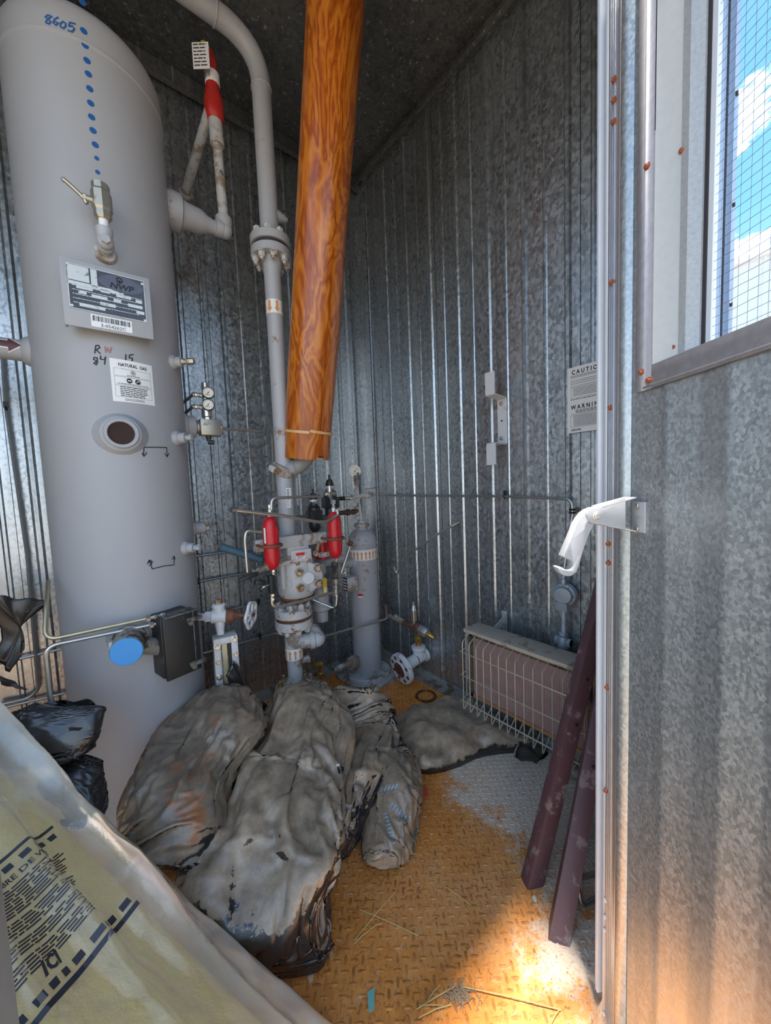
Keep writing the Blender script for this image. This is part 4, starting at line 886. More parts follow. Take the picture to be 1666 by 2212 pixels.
# red bottles
def bottle(px, y0, y1, wpx, yy, lab, beam_z):
    t, b = P(px, y0, 1, yy), P(px+1, y1, 1, yy); r = wpx/2*S(t); c = V((t.x+b.x)/2, yy, b.z); h = t.z-b.z
    o = thing('red_bottle', c, lab, 'gas bottle', 'red volume bottles on the cross beam')
    m = MB(); m.lathe(c, Z, [(0, 0), (r*.45, .006), (r*.8, .020), (r*.97, .038), (r, .055), (r, h-.055), (r*.97, h-.038), (r*.8, h-.018), (r*.42, h-.004), (0, h)], 28); m.part('bottle', RED, o)
    m = MB(); m.cyl(c+Z*(h-.004), c+Z*(h+.016), .008, n=12); m.part('collar', PAPER, o); m = MB(); fitting(m, c+Z*(h+.014), Z, .0085, .030); m.part('top_fitting', STEELB, o)
    m = MB(); fitting(m, c+Z*.004, -Z, .0085, .03); m.part('bottom_fitting', STEELB, o)
    RUB = plain('rusty_ubolt', (.22, .085, .05), .6, .2, var=.4)
    m = MB(); q = V(c.x, yy, beam_z); R_ = r+.0075
    m.torus(q, Z, R_, .0062, 28, 8, -PI*.02-PI/2-PI/2, PI*.02, ref=X)
    for s_ in (-1, 1): m.cyl(q+X*s_*R_, q+X*s_*R_+Y*.07, .006, n=8)
    m.part('u_bolt', RUB, o)
    if px < 650:
        m = MB(); m.add([c+V((r+.0006)*math.sin(a), -(r+.0006)*math.cos(a), h*.52+k*.06) for k in (0, 1) for a in (-1.35, -1.2, -1.05)], [(0, 1, 4, 3), (1, 2, 5, 4)]); m.part('print_strip', PAPER, o, recalc=False)
    return c, h, r
YB = YA-.125
bL, hL, rL = bottle(586, 1114, 1233, 33.5, YB, 'left of the two red gas bottles, nearer the grey vessel', P(582, 1179, 1, YB).z)
bR, hR, rR = bottle(723, 1104, 1208, 30, YB, 'right of the two red gas bottles, nearer the slim grey cylinder', P(721, 1163, 1, YB).z)
# tubing of the bottle set
def tb(pxs, yy, r=.0055, bend=.025, mm=None, lab='', nm='steel_tube'):
    pts = [P(p[0], p[1], 1, p[2] if len(p) > 2 else yy) for p in pxs]
    return MB().tube(pts, r, 8, bend).thing(nm, mm or STEEL, lab, 'tube')
tl = bL+Z*(hL+.042)
tb([(586, 1102), (586, 1076), (692, 1072)], YB, .0062, .03, lab='bent steel tube from the left red bottle top across to the black regulators')
tb([(502, 1101), (610, 1114), (697, 1129), (716, 1122), (731, 1110, YB-.03), (726, 1100)], YB-.03, .0068, .03, lab='long dull steel tube crossing in front of the left red bottle to the right one')
fm = MB(); q = P(504, 1101, 1, YB-.03); fm.hexn(q-X*.006, X, .012, .014); fm.thing('tube_nut', STEELD, 'hex nut on the free left end of the long dull tube', 'nut')
tb([(566, 1149), (532, 1146), (529, 1165), (535, 1236)], YB, .006, .022, lab='dark steel tube looping left off the left red bottle')
tb([(587, 1280), (588, 1308), (600, 1312), (660, 1297), (722, 1279)], YB, .0062, .022, lab='bent steel tube linking the bottoms of both red bottles')
tb([(728, 1282), (726, 1309), (718, 1313), (660, 1288, YB+.1)], YB, .0055, .015, lab='short steel tube looping back behind the valve body from the right bottle')
tb([(758, 1174, YB), (737, 1238)], YB, .0062, .0, lab='straight slanting steel rod beside the right red bottle', nm='steel_rod')
q = P(756, 1174, 1, YB); MB().lathe(q-V(.008, .0, .004), V(.9, 0, .35), [(.011, 0), (.013, .006), (.010, .02), (.006, .024)], 12).thing('rusty_cap', RUST, 'rusty cap on the top end of the slanting rod', 'cap')
def needle(px, py, yy, lab, h=.075, r=.0135):
    q = P(px, py, 1, yy); o = thing('needle_valve', q-Z*h/2, lab, 'valve', 'needle valves below the red bottles')
    m = MB(); m.box(q, (r*1.7, r*1.9, h)); m.part('valve_block', BLACKD, o, bevel=.003)
    m = MB(); fitting(m, q-Z*h/2, -Z, .009, .032); m.part('bottom_fitting', STEELB, o); return q, o
q, o = needle(587, 1262, YB, 'black needle valve under the left red bottle'); bk_ = S(q)
m = MB(); m.tube([q-X*.01, q-X*.035-Y*.01, q-X*.04-Z*.012], .005, 8, .01); m.part('valve_stem', STEELB, o); m = MB(); m.box(P(562, 1258, 1, YB-.012), (.042, .02, .020), (V(.97, 0, -.22).normalized(), Y, V(.22, 0, .97).normalized())); m.part('handle', BLACKP, o, bevel=.004)
q, o = needle(724, 1232, YB, 'black needle valve under the right red bottle')
m = MB(); a = P(726, 1248, 1, YB); b2 = P(751, 1236, 1, YB-.01); d_ = (b2-a).normalized(); fitting(m, a, d_, .009, .03); m.cyl(a, b2, .005, n=8); m.hexn(b2-d_*.014, d_, .010, .02); m.part('side_tube', STEELB, o)
m = MB()
for k, py in enumerate((1256, 1268, 1280)): q_ = P(725, py, 1, YB); m.hexn(q_-Z*.010, Z, .0095, .018)
m.cyl(P(725, 1250, 1, YB), P(726, 1288, 1, YB), .006, n=8); m.part('fitting_chain', STEELB, o)
sv = thing('shutoff_valve', P(545, 1240, 1, YB), 'small black handled shutoff valve left of the valve body', 'valve')
m = MB(); m.box(P(537, 1246, 1, YB-.02), (.075, .016, .015), (V(.98, 0, .2), Y, V(-.2, 0, .98))); m.part('handle', BLACKP, sv, bevel=.005)
m = MB(); a = P(545, 1237, 1, YB); fitting(m, a, X*.98+Z*.2, .011, .03); m.cyl(a+X*.02, a+V(.15, .03, .03), .012, n=12); m.hexn(a+V(.055, .01, .012), X, .019, .03); m.part('valve_body', BRASS, sv)
# black regulators behind the right bottle
def regulator(px, py, yy, lab, s=1., knob=True):
    q = P(px, py, 1, yy); o = thing('regulator', q-Z*.06*s, lab, 'regulator', 'black regulators behind the right bottle')
    m = MB(); m.box(q, (.055*s, .05*s, .042*s)); m.lathe(q-Z*.02*s, -Z, [(.024*s, 0), (.024*s, .03*s), (.018*s, .042*s), (.008*s, .052*s)], 18); m.part('body', BLACKP, o, bevel=.004)
    m = MB(); m.lathe(q+Z*.02*s, Z, [(.026*s, 0), (.026*s, .012*s), (.018*s, .02*s), (.016*s, .055*s), (.011*s, .07*s), (.004*s, .072*s), (.004*s, .09*s)], 18); m.part('bonnet', BLACKP, o)
    m = MB(); m.lathe(q+Z*.045*s, Z, [(.0175*s, 0), (.0168*s, .02*s)], 16); m.part('label', PAPER, o); return q, o
YR = YA+.05
q, o = regulator(679, 1113, YR, 'left, lower black regulator with white label behind the cross beam', 1.15)
m = MB(); m.cyl(q-X*.02, q-X*.10, .006, n=8); m.hexn(q-X*.03, X, .012, .02); m.cyl(q+X*.02-Z*.02, q+X*.08-Z*.01, .011, n=10); m.hexn(q+X*.05-Z*.015, X, .015, .02); m.part('tube_fitting', STEELD, o)
q, o = regulator(714, 1086, YR, 'right, upper black regulator reaching above the right red bottle', 1.25)
m = MB(); a = P(712, 1066, 1, YR-.09); m.cyl(a-fx*.02, a+fx*.03, .011, n=12); m.hexn(a+fx*.016, fx, .014, .012); m.hexn(a-fx*.024, fx, .014, .012); m.cyl(a, a+Z*.035, .009, n=10); m.cyl(a, bR+Z*(hR+.035), .008, n=10); m.hexn(bR+Z*(hR+.03), Z, .012, .02); m.part('steel_tee', STEELB, o)
# grey filter housings and tag behind the valve
fh = thing('filter_housing', P(690, 1345, 1, YA+.08), 'grey cylindrical filter housing behind the valve body with yellow tag', 'filter')
q = P(692, 1240, 1, YA+.08); bz = lambda py: P(690, py, 1, YA+.08).z; c = V(q.x-.003, YA+.08, 0)
m = MB(); m.lathe(c, Z, [(.030, bz(1342)), (.032, bz(1320)), (.046, bz(1316)), (.046, bz(1308)), (.040, bz(1304)), (.040, bz(1275)), (.030, bz(1268)), (.022, bz(1262)), (.022, bz(1245)), (.034, bz(1238)), (.034, bz(1216)), (.0, bz(1214))], 26); m.part('housing', GREY, fh)
m = MB(); m.cyl(V(c.x, c.y, bz(1217)), V(c.x+.15, c.y+.02, bz(1217)), .024, n=18); m.part('cross_pipe', GREY, fh)
m = MB(); m.lathe(V(c.x+.01, c.y-.02, 0), Z, [(.036, bz(1205)), (.036, bz(1168))], 24); rb_ = m.part('red_body', RED, fh, 'red regulator body')
m = MB(); Q_ = lambda x, y: V(c.x+.01+.0365*math.sin(x/.036-.2), c.y-.02-.0365*math.cos(x/.036-.2), bz(1200)+y); rect(m, -.03, 0, .03, .022, Q_, 6); m.part('label', PAPER, rb_, recalc=False)
m = MB(); Q3 = lambda x, y: V(c.x+.01+.0371*math.sin(x/.036-.2), c.y-.02-.0371*math.cos(x/.036-.2), bz(1200)+y); rows(m, -.024, .024, .003, .016, 3, .003, Q3); m.part('label_print', INK, rb_, recalc=False)
q = P(702, 1264, 1, YA-.0); kt = S(q); Q_ = lambda x, y, l=0.: q+fx*x+Z*y+fd*l
m = MB(); pts = [(-4.5, -17), (4.5, -17), (4.5, 10), (6.5, 10), (0, 18), (-6.5, 10), (-4.5, 10)]; m.prism([Q_(a*kt, b*kt) for a, b in pts], fd*.002); tgy = m.part('yellow_tag', YEL, fh, 'yellow arrow shaped tag')
m = MB(); rect(m, -2.6*kt, -15*kt, 2.6*kt, -4*kt, lambda x, y: Q_(x, y, .0026)); m.part('tag_panel', PAPER, tgy, recalc=False)
m = MB(); m.hexn(P(680, 1195, 1, YA-.02)-fd*.01, fd, .016, .03); m.cyl(P(684, 1190, 1, YA-.0), P(690, 1168, 1, YA), .010, n=10); m.part('brass_plug', RUSTB, fh)
# tubes clipped to the back wall
WT = plain('wall_tube', (.46, .47, .47), .35, .8)
CL = MB().torus(V(0, 0, 0), X, .0085, .004, 12, 6).box(V(0, .004, .012), (.014, .012, .022)).mesh('tube_clip', BLACKP)
def wall_tube(pxs, lab, clips=(), yy=-.024, r=.0058, ends=()):
    pts = [P(p[0], p[1], 1, p[2] if len(p) > 2 else yy) for p in pxs]; o = thing('wall_tube', pts[0], lab, 'tube', 'tubes clipped to the back wall')
    MB().tube(pts, r, 8, .03).part('tube', WT, o)
    for c_ in clips: inst(CL, 'tube_clip', P(c_[0], c_[1], 1, yy), Z, o)
    return o
wall_tube([(405, 1204), (552, 1185)], 'uppermost of the thin tubes on the back wall, behind the blue lever')
wall_tube([(405, 1261), (535, 1238)], 'second thin tube on the back wall, ending at the small shutoff valve', [(427, 1258)])
wall_tube([(430, 1333), (605, 1292)], 'third thin tube on the back wall, passing behind the handwheel', [(558, 1303)])
wall_tube([(405, 1421), (597, 1367), (625, 1378)], 'lowest thin tube on the back wall, passing behind the sight glass', [(561, 1377)])
wall_tube([(6, 765), (14, 880), (60, 1200), (84, 1488), (62, 1508), (0, 1522)], 'upright thin tube on the back wall at the far left, behind the inlet pipe', [(14, 882)], r=.007)
wall_tube([(-30, 1440), (132, 1402)], 'upper level tube low on the back wall at the far left')
wall_tube([(-30, 1538), (140, 1497)], 'lower level tube low on the back wall at the far left')
# ================================================================== SLIM SCRUBBER CYLINDER
q = P(795, 1440, 1, -.235); SC = V(q.x, -.235, 0); rs = 29.8*S(q); zs = lambda px, py: P(px, py, 1, SC.y).z
scb = thing('scrubber_cylinder', SC, 'slim grey upright gas scrubber cylinder with orange arrow band near the corner', 'gas cylinder')
zt = zs(775, 1168); zn = zs(774, 1138)
m = MB(); m.lathe(SC, Z, [(rs, .03), (rs, zt-.02), (rs*1.012, zt-.016), (rs*1.012, zt-.008), (rs, zt-.004), (rs*.95, zt+.02), (rs*.78, zt+.045), (rs*.55, zt+.058), (rs*.40, zt+.062), (rs*.40, zn)], 40); m.part('shell', GREY, scb)
m = MB(); m.lathe(SC, Z, [(rs*.5, zn-.002), (rs*.55, zn+.004), (rs*.55, zn+.014), (rs*.48, zn+.018), (rs*.30, zn+.02), (rs*.28, zn+.034)], 20); m.part('neck_ring', GREYD, scb)
m = MB(); m.lathe(SC, Z, [(.05, .024), (.128, .024), (.132, .028), (.132, .048), (.128, .052), (.05, .052)], 44); m.part('base_ring', GREYD, scb)
m = MB(); m.box(SC+V(0, 0, .012), (.285, .285, .024)); m.part('base_plate', GREYD, scb, bevel=.002)
za, zb_ = zs(780, 1206), zs(780, 1184); BW2 = lambda x, y, l=.001: SC+V((rs+l)*math.sin(x/rs), -(rs+l)*math.cos(x/rs), y)
m = MB(); m.grid(lambda u, v: BW2((u-.5)*rs*5.4, za+(zb_-za)*v), 36, 2); bo = m.part('arrow_band', PAPER, scb, 'white band with orange arrows pointing up')
m = MB()
for k in range(17): cx = (k-8.5)*.0225; arrow(m, 0, 0, (zb_-za)*.8, .017, lambda x, y, c=cx: BW2(c+x, za+.005+y, .0018))
m.part('arrow_print', ORNG, bo, recalc=False)
m = MB(); a = P(775, 1281, 1, SC.y); Q_ = lambda x, y, l=.001: BW2(x-.075, a.z+y, l)
rect(m, -.016, -.002, .016, .010, Q_, 4); rl_ = m.part('red_label', RED, scb, recalc=False); m = MB(); rect(m, -.013, -.010, .013, -.002, Q_, 4); m.part('label_print', PAPER, scb, recalc=False)
q = P(755, 1216, 1, SC.y); m = MB(); m.cyl(V(SC.x, SC.y, q.z), q-X*.02-Y*.0, .027, n=20); m.lathe(V(SC.x-rs+.01, SC.y, q.z), -X, [(.04, 0), (.03, .014)], 20); m.cyl(q-X*.0, q-X*.05, .021, n=18); m.part('side_nozzle', GREY, scb)
q = P(757, 1260, 1, SC.y-.06); m = MB(); kx = (V(CAM.x, CAM.y, 0)-V(q.x, q.y, 0)).normalized(); kx = V(kx.x*math.cos(.5)-kx.y*math.sin(.5), kx.x*math.sin(.5)+kx.y*math.cos(.5), 0); ky = Z.cross(kx)
m.box(q, (.062, .05, .075), (ky, kx, Z)); m.part('label_bracket', GREYD, scb, bevel=.003)
m = MB(); m.box(q-ky*.0325, (.001, .046, .07), (ky, kx, Z)); side = m.part('label_plate', BLACKP, scb); m = MB()
for k in range(4): m.box(q-ky*.0335+Z*(.024-k*.016), (.0006, .036, .007), (ky, kx, Z))
m.part('label_print', PAPER, side)
q = P(752, 1436, 1, SC.y-.03); m = MB(); d_ = (P(716, 1449, 1, SC.y-.08)-q).normalized(); m.lathe(q-d_*.055, d_, [(.038, 0), (.034, .03), (.028, .035)], 20); m.hexn(q-d_*.02, d_, .020, .022); m.cyl(q, q+d_*.07, .016, n=14); m.hexn(q+d_*.05, d_, .018, .03); m.cyl(q+d_*.08, q+d_*.11, .010, n=10); m.hexn(q+d_*.085, d_, .013, .012); m.part('drain_valve', GREYD, scb)
# fittings tree on its top with gauge
ft = thing('fitting_tree', SC+Z*(zn+.034), 'grey fitting tree with white rimmed gauge on top of the slim cylinder', 'fitting')
zp = lambda py: zs(770, py); TX = V(P(770, 1070, 1, SC.y).x, SC.y, 0)
m = MB(); m.cyl(V(SC.x, SC.y, zn+.025), V(TX.x, TX.y, zp(1036)), .0105, n=12)
for py, r, h in ((1122, .017, .02), (1112, .013, .018), (1100, .015, .016), (1086, .013, .02), (1062, .014, .018), (1048, .012, .016), (1040, .014, .012)): m.hexn(V(TX.x, TX.y, zp(py)), Z, r, h)
m.cyl(V(TX.x-.03, TX.y, zp(1073)), V(TX.x+.03, TX.y, zp(1073)), .014, n=12); m.part('vertical_tree', GREYD, ft)
q = V(TX.x, TX.y, zp(1105)); m = MB(); m.cyl(q, q-X*.10, .013, n=12); m.hexn(q-X*.035, X, .017, .018); m.hexn(q-X*.07, X, .019, .02); m.cyl(q-X*.1, q-X*.14, .012, n=10); m.part('rusty_branch', plain('brown_pipe', (.11, .065, .045), .6, .2), ft)
q = V(TX.x, TX.y, zp(1075)); m = MB(); m.cyl(q, q-X*.085, .010, n=10); m.hexn(q-X*.045, X, .014, .02); m.part('valve_neck', STEELB, ft); m = MB(); m.cyl(q-X*.08, q-X*.135, .012, .010, n=12, ch=.002); m.part('black_handle', BLACKP, ft)
d_ = X; q = V(TX.x+.03, TX.y, zp(1071)); m = MB(); m.lathe(q, d_, [(.013, 0), (.016, .01), (.016, .03), (.02, .035), (.02, .06), (.014, .065), (.012, .09)], 12); m.cyl(q+X*.045, q+X*.045+Z*.035, .007, n=10); m.part('isolating_valve', GREYD, ft)
m = MB(); a = q+X*.045+Z*.036; m.box(a+X*.035+Z*.003, (.09, .008, .003), (V(.99, 0, .08), Y, Z)); m.part('valve_lever', plain('red_brown_lever', (.20, .05, .04), .5), ft)
gq = V(P(767, 1018, 1, SC.y-.02).x, SC.y-.02, zp(1018)); gd = (CAM-gq); gd = V(gd.x, gd.y, 0).normalized()
m = MB(); m.cyl(V(TX.x, TX.y, zp(1040)), gq-Z*.02, .008, n=10); m.hexn(gq-Z*.042, Z, .012, .014); m.part('gauge_stem', STEELB, ft)
gauge(ft, gq, gd, .033, ALUW, 40, 'white rimmed gauge'); m = MB(); m.box(gq+gd*.006+Z.cross(gd)*.016-Z*.03, (.012, .003, .042), (Z.cross(gd), gd, Z)); m.part('black_clip', BLACKP, ft)
# ------------------------------------------------------------------ tube along the right wall to the gas control
rt = thing('wall_tube', PX(805, 1070, -.02), 'long thin tube clipped along the right wall above the heater', 'tube')
p0 = q+X*.09; pe = PX(1236, 1078, -.03); pd = PX(1237, 1112, -.03)
m = MB(); m.tube([p0, V(-.03, SC.y-.02, p0.z), PX(835, 1070, -.03), PX(1090, 1072, -.03), pe, pd], .0055, 8, .035); m.part('tube', WT, rt)
CLX = MB().torus(V(0, 0, 0), Y, .0085, .004, 12, 6).box(V(-.004, 0, .014), (.012, .014, .022)).mesh('tube_clip', BLACKP)
inst(CLX, 'tube_clip', PX(1091, 1072, -.03), Z, rt)
m = MB(); q = PX(1237, 1104, -.03); m.torus(q+Z*.006, Z, .009, .004, 14, 6); m.torus(q-Z*.006, Z, .009, .004, 14, 6); m.part('tube_clip', BLACKP, rt)
m = MB(); m.tube([pd, PX(1228, 1160, -.04), PX(1218, 1236, -.05)], .005, 8, .05); m.part('lower_tube', WT, rt)
gc = thing('gas_control', PX(1217, 1400, -.05), 'round grey gas control with pipe and fittings on the right wall above the heater', 'gas control')
GCM = plain('blue_grey_casting', (.30, .345, .385), .45, .3, var=.2); q = PX(1218, 1285, -.055); k_ = S(q)
m = MB(); dd = (-X-Y*.15).normalized(); m.lathe(q, dd, [(20*k_, -.03), (25*k_, -.02), (25.5*k_, -.004), (24*k_, .002), (19*k_, .006), (17*k_, .016), (0, .018)], 32); m.hexn(q+Z*22*k_, Z, .011, .022); m.cyl(q+Z*22*k_, q+Z*48*k_, .006, n=8); m.hexn(q+Z*38*k_, Z, .008, .012)
m.box(q+V(0, 0, -24*k_), (.04, .04, .03)); m.part('round_body', GCM, gc)
for a in range(6): inst(bolt_mesh(.0022, .003, STEELD), 'screw', q+dd*.004+(Y*math.cos(a*PI/3)+Z*math.sin(a*PI/3))*21*k_, dd, gc)
GCP = worn('scuffed_pipe', (.42, .45, .50), (.06, .05, .06), .12, .45, metal=.3, scale=40)
m = MB(); m.cyl(q-Z*26*k_, q-Z*88*k_+Y*0, .0095, n=14); m.part('pipe', GCP, gc)
m = MB(); b = PX(1217, 1385, -.055); m.hexn(b+Z*.022, Z, .016, .014); m.lathe(b, Z, [(.014, -.03), (.02, -.024), (.021, .0), (.016, .02)], 16); m.cyl(b-Y*.03, b+Y*.03, .013, n=12); m.hexn(b+Y*.018, Y, .017, .012); m.hexn(b-Y*.03, Y, .017, .012); m.cyl(b-Z*.03, b-Z*.08, .012, n=12); m.part('valve_fitting', GCM, gc)
# bent tube stub sticking out of the right wall
bt = thing('bent_tube', PX(850, 1232, -.06), 'pale bent tube stub curving over the bare right wall', 'tube')
m = MB(); m.tube([PX(992, 1128, -.002), PX(975, 1136, -.03), PX(940, 1158, -.05), PX(892, 1192, -.06), PX(876, 1212, -.07), PX(858, 1237, -.08)], .0052, 8, .03); m.part('tube', WT, bt)
m = MB(); a = PX(858, 1237, -.08); m.hexn(a, V(-.1, .8, .6), .009, .02); m.hexn(a+V(-.002, .018, .014), V(0, .5, .8), .008, .018); m.part('tube_nut', STEELB, bt)
# ------------------------------------------------------------------ flanged valve set in the corner
fv = thing('flanged_valve', V(-.1, -.4, 0), 'rusty flanged pipe end with small brass topped regulator by the right wall', 'valve')
fc2 = PZ(865, 1446, .125); kf = S(fc2); te0 = PZ(905, 1420, .150); fdn = (fc2-te0).normalized(); Rf = 34*kf
HOLE = plain('bolt_hole', (.10, .04, .02), .8)
m = MB(); m.lathe(fc2, -fdn, [(.026, -.004), (.030, -.008), (Rf*.52, -.008), (Rf*.52, -.002), (Rf-.003, -.002), (Rf, .002), (Rf, .022), (Rf-.003, .025), (Rf*.5, .025), (.033, .05), (.031, (te0-fc2).length)], 40); m.part('flange', WHITE, fv)
m = MB(); m.lathe(fc2, fdn, [(.028, .0085), (Rf*.5, .0085), (Rf*.5, .002)], 36); m.part('rusty_face', RUST, fv)
m = MB(); m.lathe(fc2, fdn, [(.028, .009), (.026, -.01), (.024, -.016), (0, -.018)], 28); m.part('bore', HOLE, fv)
ra = Z.cross(fdn).normalized(); rb2 = fdn.cross(ra)
for k in range(8):
    t = 2*PI*(k+.5)/8; q = fc2+(ra*math.cos(t)+rb2*math.sin(t))*Rf*.76; m = MB(); m.lathe(q+fdn*.0025, fdn, [(.0115, 0), (.0105, .0002), (0, .0003)], 16); m.part('bolt_hole', HOLE, fv)
te = te0; m = MB(); m.cyl(fc2-fdn*.05, te-fdn*.03, .030, n=22); m.lathe(te-fdn*.035, -fdn, [(.04, 0), (.042, .012), (.036, .02), (0, .024)], 22); m.lathe(te, Z, [(.032, 0), (.034, .045), (.040, .05), (.040, .066), (.03, .07)], 22); m.part('pipe_tee', WHITE, fv)
MB().lathe(fc2-fdn*.085, -fdn, [(.0315, 0), (.0318, .03), (.0315, .034)], 22).part('rust_band', RUST, fv)
up2 = te+Z*.068; zr_ = up2.z
m = MB(); m.cyl(up2, up2+Z*.03, .016, n=14); m.hexn(up2+Z*.02, Z, .022, .03); m.cyl(up2+Z*.05, up2+Z*.075, .014, n=14); m.hexn(up2+Z*.06, Z, .018, .016); m.part('brass_nipple', GOLD, fv)
rg = up2+Z*.105
m = MB(); m.lathe(rg-Z*.03, Z, [(.016, 0), (.026, .01), (.026, .045), (.018, .055)], 16); m.cyl(rg-Y*.0, rg+V(-.02, .10, .005), .015, n=12); m.hexn(rg+V(-.006, .03, .002), V(-.2, 1, .05), .021, .022); m.part('rusty_cross', plain('rusty_fitting', (.17, .075, .05), .65, .3, var=.5), fv)
tipd = V(.1, -.9, -.25).normalized()
m = MB(); m.hexn(rg+tipd*.012, tipd, .027, .055); m.part('valve_block', plain('grey_zinc', (.40, .41, .40), .4, .6), fv)
m = MB(); m.lathe(rg+tipd*.066, tipd, [(.016, 0), (.018, .012), (.012, .02), (.008, .045), (.004, .05)], 12); m.hexn(rg+tipd*.072, tipd, .018, .014); m.part('brass_tip', GOLD, fv)
m = MB(); m.lathe(rg+V(-.01, .02, .012), Z, [(.012, 0), (.012, .02), (.017, .026), (.017, .085), (.013, .09), (.010, .11), (.006, .115), (.006, .135)], 14); m.part('relief_stem', STEELB, fv)
m = MB(); ar = rg+V(-.012, .10, .012); m.tube([ar, ar+V(-.02, .05, .03), ar+V(-.03, .10, .0)], .0085, 8, .02); m.hexn(ar+V(-.02, .045, .02), V(-.2, 1, .1), .014, .02); m.cyl(rg+V(-.02, .09, .005), rg+V(-.05, .20, .03), .010, n=10)
for t in (.35, .6, .85): m.hexn(rg+V(-.02-.03*t, .09+.11*t, .005+.025*t), V(-.25, .93, .2), .014, .016)
m.part('tube_fittings', STEELB, fv)
el = rg+V(-.055, .215, .04); m = MB(); m.cyl(el, el+Z*.055, .013, n=12); m.hexn(el+Z*.03, Z, .016, .016); m.ball(el, .016, 12, 8); m.part('elbow_fitting', plain('rusty_fitting', (.17, .075, .05), .65), fv)
tu = el+Z*.055
MB().tube([tu, P(836, 1337, 1, SC.y-.11), P(660, 1386, 1, YA+.10)], .0058, 8, .02).thing('steel_tube', STEEL, 'straight tube crossing low in front of the slim cylinder to the corner valve', 'tube')
q = PZ(920, 1503, .004); MB().torus(q, Z, .052, .0045, 32, 6).torus(q+Z*.001, Z, .044, .002, 32, 6).thing('gasket_ring', RUST, 'flat rusty gasket ring lying on the floor near the corner', 'ring')
# small clump by the stand: brass nipple seen behind the pipe
q = P(692, 1440, 1, -.25); bn = MB(); bn.cyl(V(q.x, q.y, 0), V(q.x, q.y, q.z+.0), .012, n=12); bn.hexn(V(q.x, q.y, q.z-.05), Z, .017, .02); bn.ball(V(q.x, q.y, q.z+.01), .018, 12, 8); bn.cyl(V(q.x, q.y, q.z+.01), V(q.x-.05, q.y-.03, q.z+.03), .013, n=12)
bn.thing('brass_nipple', GOLD, 'small brass fitting standing on the floor between stand pipe and slim cylinder', 'fitting')
# ================================================================== GAUGE GLASS WITH HANDWHEEL
YG = -.50
gg = thing('gauge_glass', P(490, 1420, 1, YG)-Z*.3, 'white bolted sight glass with handwheel valve beside the vessel', 'gauge')
cvl = P(474, 1331, 1, YG); kg = S(cvl); gx = (P(540, 1326, 1, YG-.03)-P(440, 1331, 1, YG+.03)).normalized()
m = MB(); m.lathe(cvl-gx*28*kg, gx, [(11*kg, 0), (12*kg, 2*kg), (12*kg, 14*kg)], 6); m.cyl(cvl-gx*60*kg, cvl-gx*20*kg, 8*kg, n=16); m.cyl(cvl-gx*16*kg, cvl+gx*14*kg, 14.5*kg, n=22, ch=.003)
m.cyl(cvl, cvl+Z*25*kg, 12.5*kg, n=20); m.lathe(cvl+Z*22*kg, Z, [(14*kg, 0), (14*kg, 3*kg), (11*kg, 6*kg), (0, 6*kg)], 20); m.cyl(cvl, cvl-Z*26*kg, 12*kg, 9*kg, n=18); m.cyl(cvl-Z*24*kg, cvl-Z*40*kg, 8*kg, n=16); m.part('valve_body', WHITE, gg)
m = MB(); m.hexn(cvl+Z*27*kg, Z, 7.5*kg, 10*kg); m.part('top_plug', RUSTB, gg)
m = MB(); m.lathe(cvl+gx*14*kg, gx, [(14*kg, 0), (15*kg, 3*kg), (14*kg, 14*kg), (8*kg, 20*kg), (6*kg, 24*kg)], 12); m.cyl(cvl+gx*34*kg, cvl+gx*66*kg, 4.2*kg, n=10); m.part('rusty_bonnet', plain('red_rust', (.20, .075, .045), .7, .1, var=.4), gg)
wc = cvl+gx*64*kg; wd = (gx*.88+V(-cd.x, -cd.y, 0)*.28).normalized(); wu = (Z-wd*wd.z).normalized(); ws = wd.cross(wu)
m = MB(); 
def star(t): R_ = 27*kg*(1+.09*math.cos(5*t)); return wc+(ws*math.cos(t)+wu*math.sin(t))*R_
m.tube([star(2*PI*k/40) for k in range(41)], 3.6*kg, 8)
for k in range(5): t = 2*PI*(k+.5)/5; m.tube([wc+wd*.002, star(t)], 3*kg, 6)
m.cyl(wc-wd*4*kg, wc+wd*4*kg, 8*kg, n=14); m.part('handwheel', WHITE, gg)
m = MB(); m.hexn(wc+wd*3*kg, wd, 5*kg, 5*kg); m.part('wheel_nut', RUST, gg)
bdv = V(CAM.x-cvl.x, CAM.y-cvl.y, 0).normalized(); bdv = (bdv+_r*.12).normalized(); bdv = V(bdv.x, bdv.y, 0).normalized(); bxv = Z.cross(bdv)
gt = P(490, 1372, 1, YG-.015); gb = P(490, 1500, 1, YG-.015); hgl = gt.z-gb.z; gm_ = (gt+gb)/2
B_ = lambda x, y, l: gm_+bxv*x+Z*y+bdv*l
wg = 48*kg
m = MB(); m.box(B_(0, 0, -.02), (wg, .045, hgl), (bxv, bdv, Z)); m.part('chamber', GREYD, gg, bevel=.003)
for s_ in (-1, 1): MB().box(B_(s_*wg*.36, 0, .01), (wg*.28, .022, hgl), (bxv, bdv, Z)).part('cover_rail', WHITE, gg, bevel=.003)
for y in (hgl/2-.012, ): MB().box(B_(0, y, .01), (wg*.46, .022, .024), (bxv, bdv, Z)).part('cover_bridge', WHITE, gg, bevel=.002)
MB().box(B_(-.005, 0, .006), (wg*.2, .012, hgl*.92), (bxv, bdv, Z)).part('amber_glass', plain('amber_sight_glass', (.50, .42, .25), .15, coat=.5), gg); MB().box(B_(wg*.15, 0, .004), (wg*.12, .012, hgl*.92), (bxv, bdv, Z)).part('dark_slot', GASK, gg)
bmm = bolt_mesh(5.2*kg, 6*kg, STEELB, 3*kg)
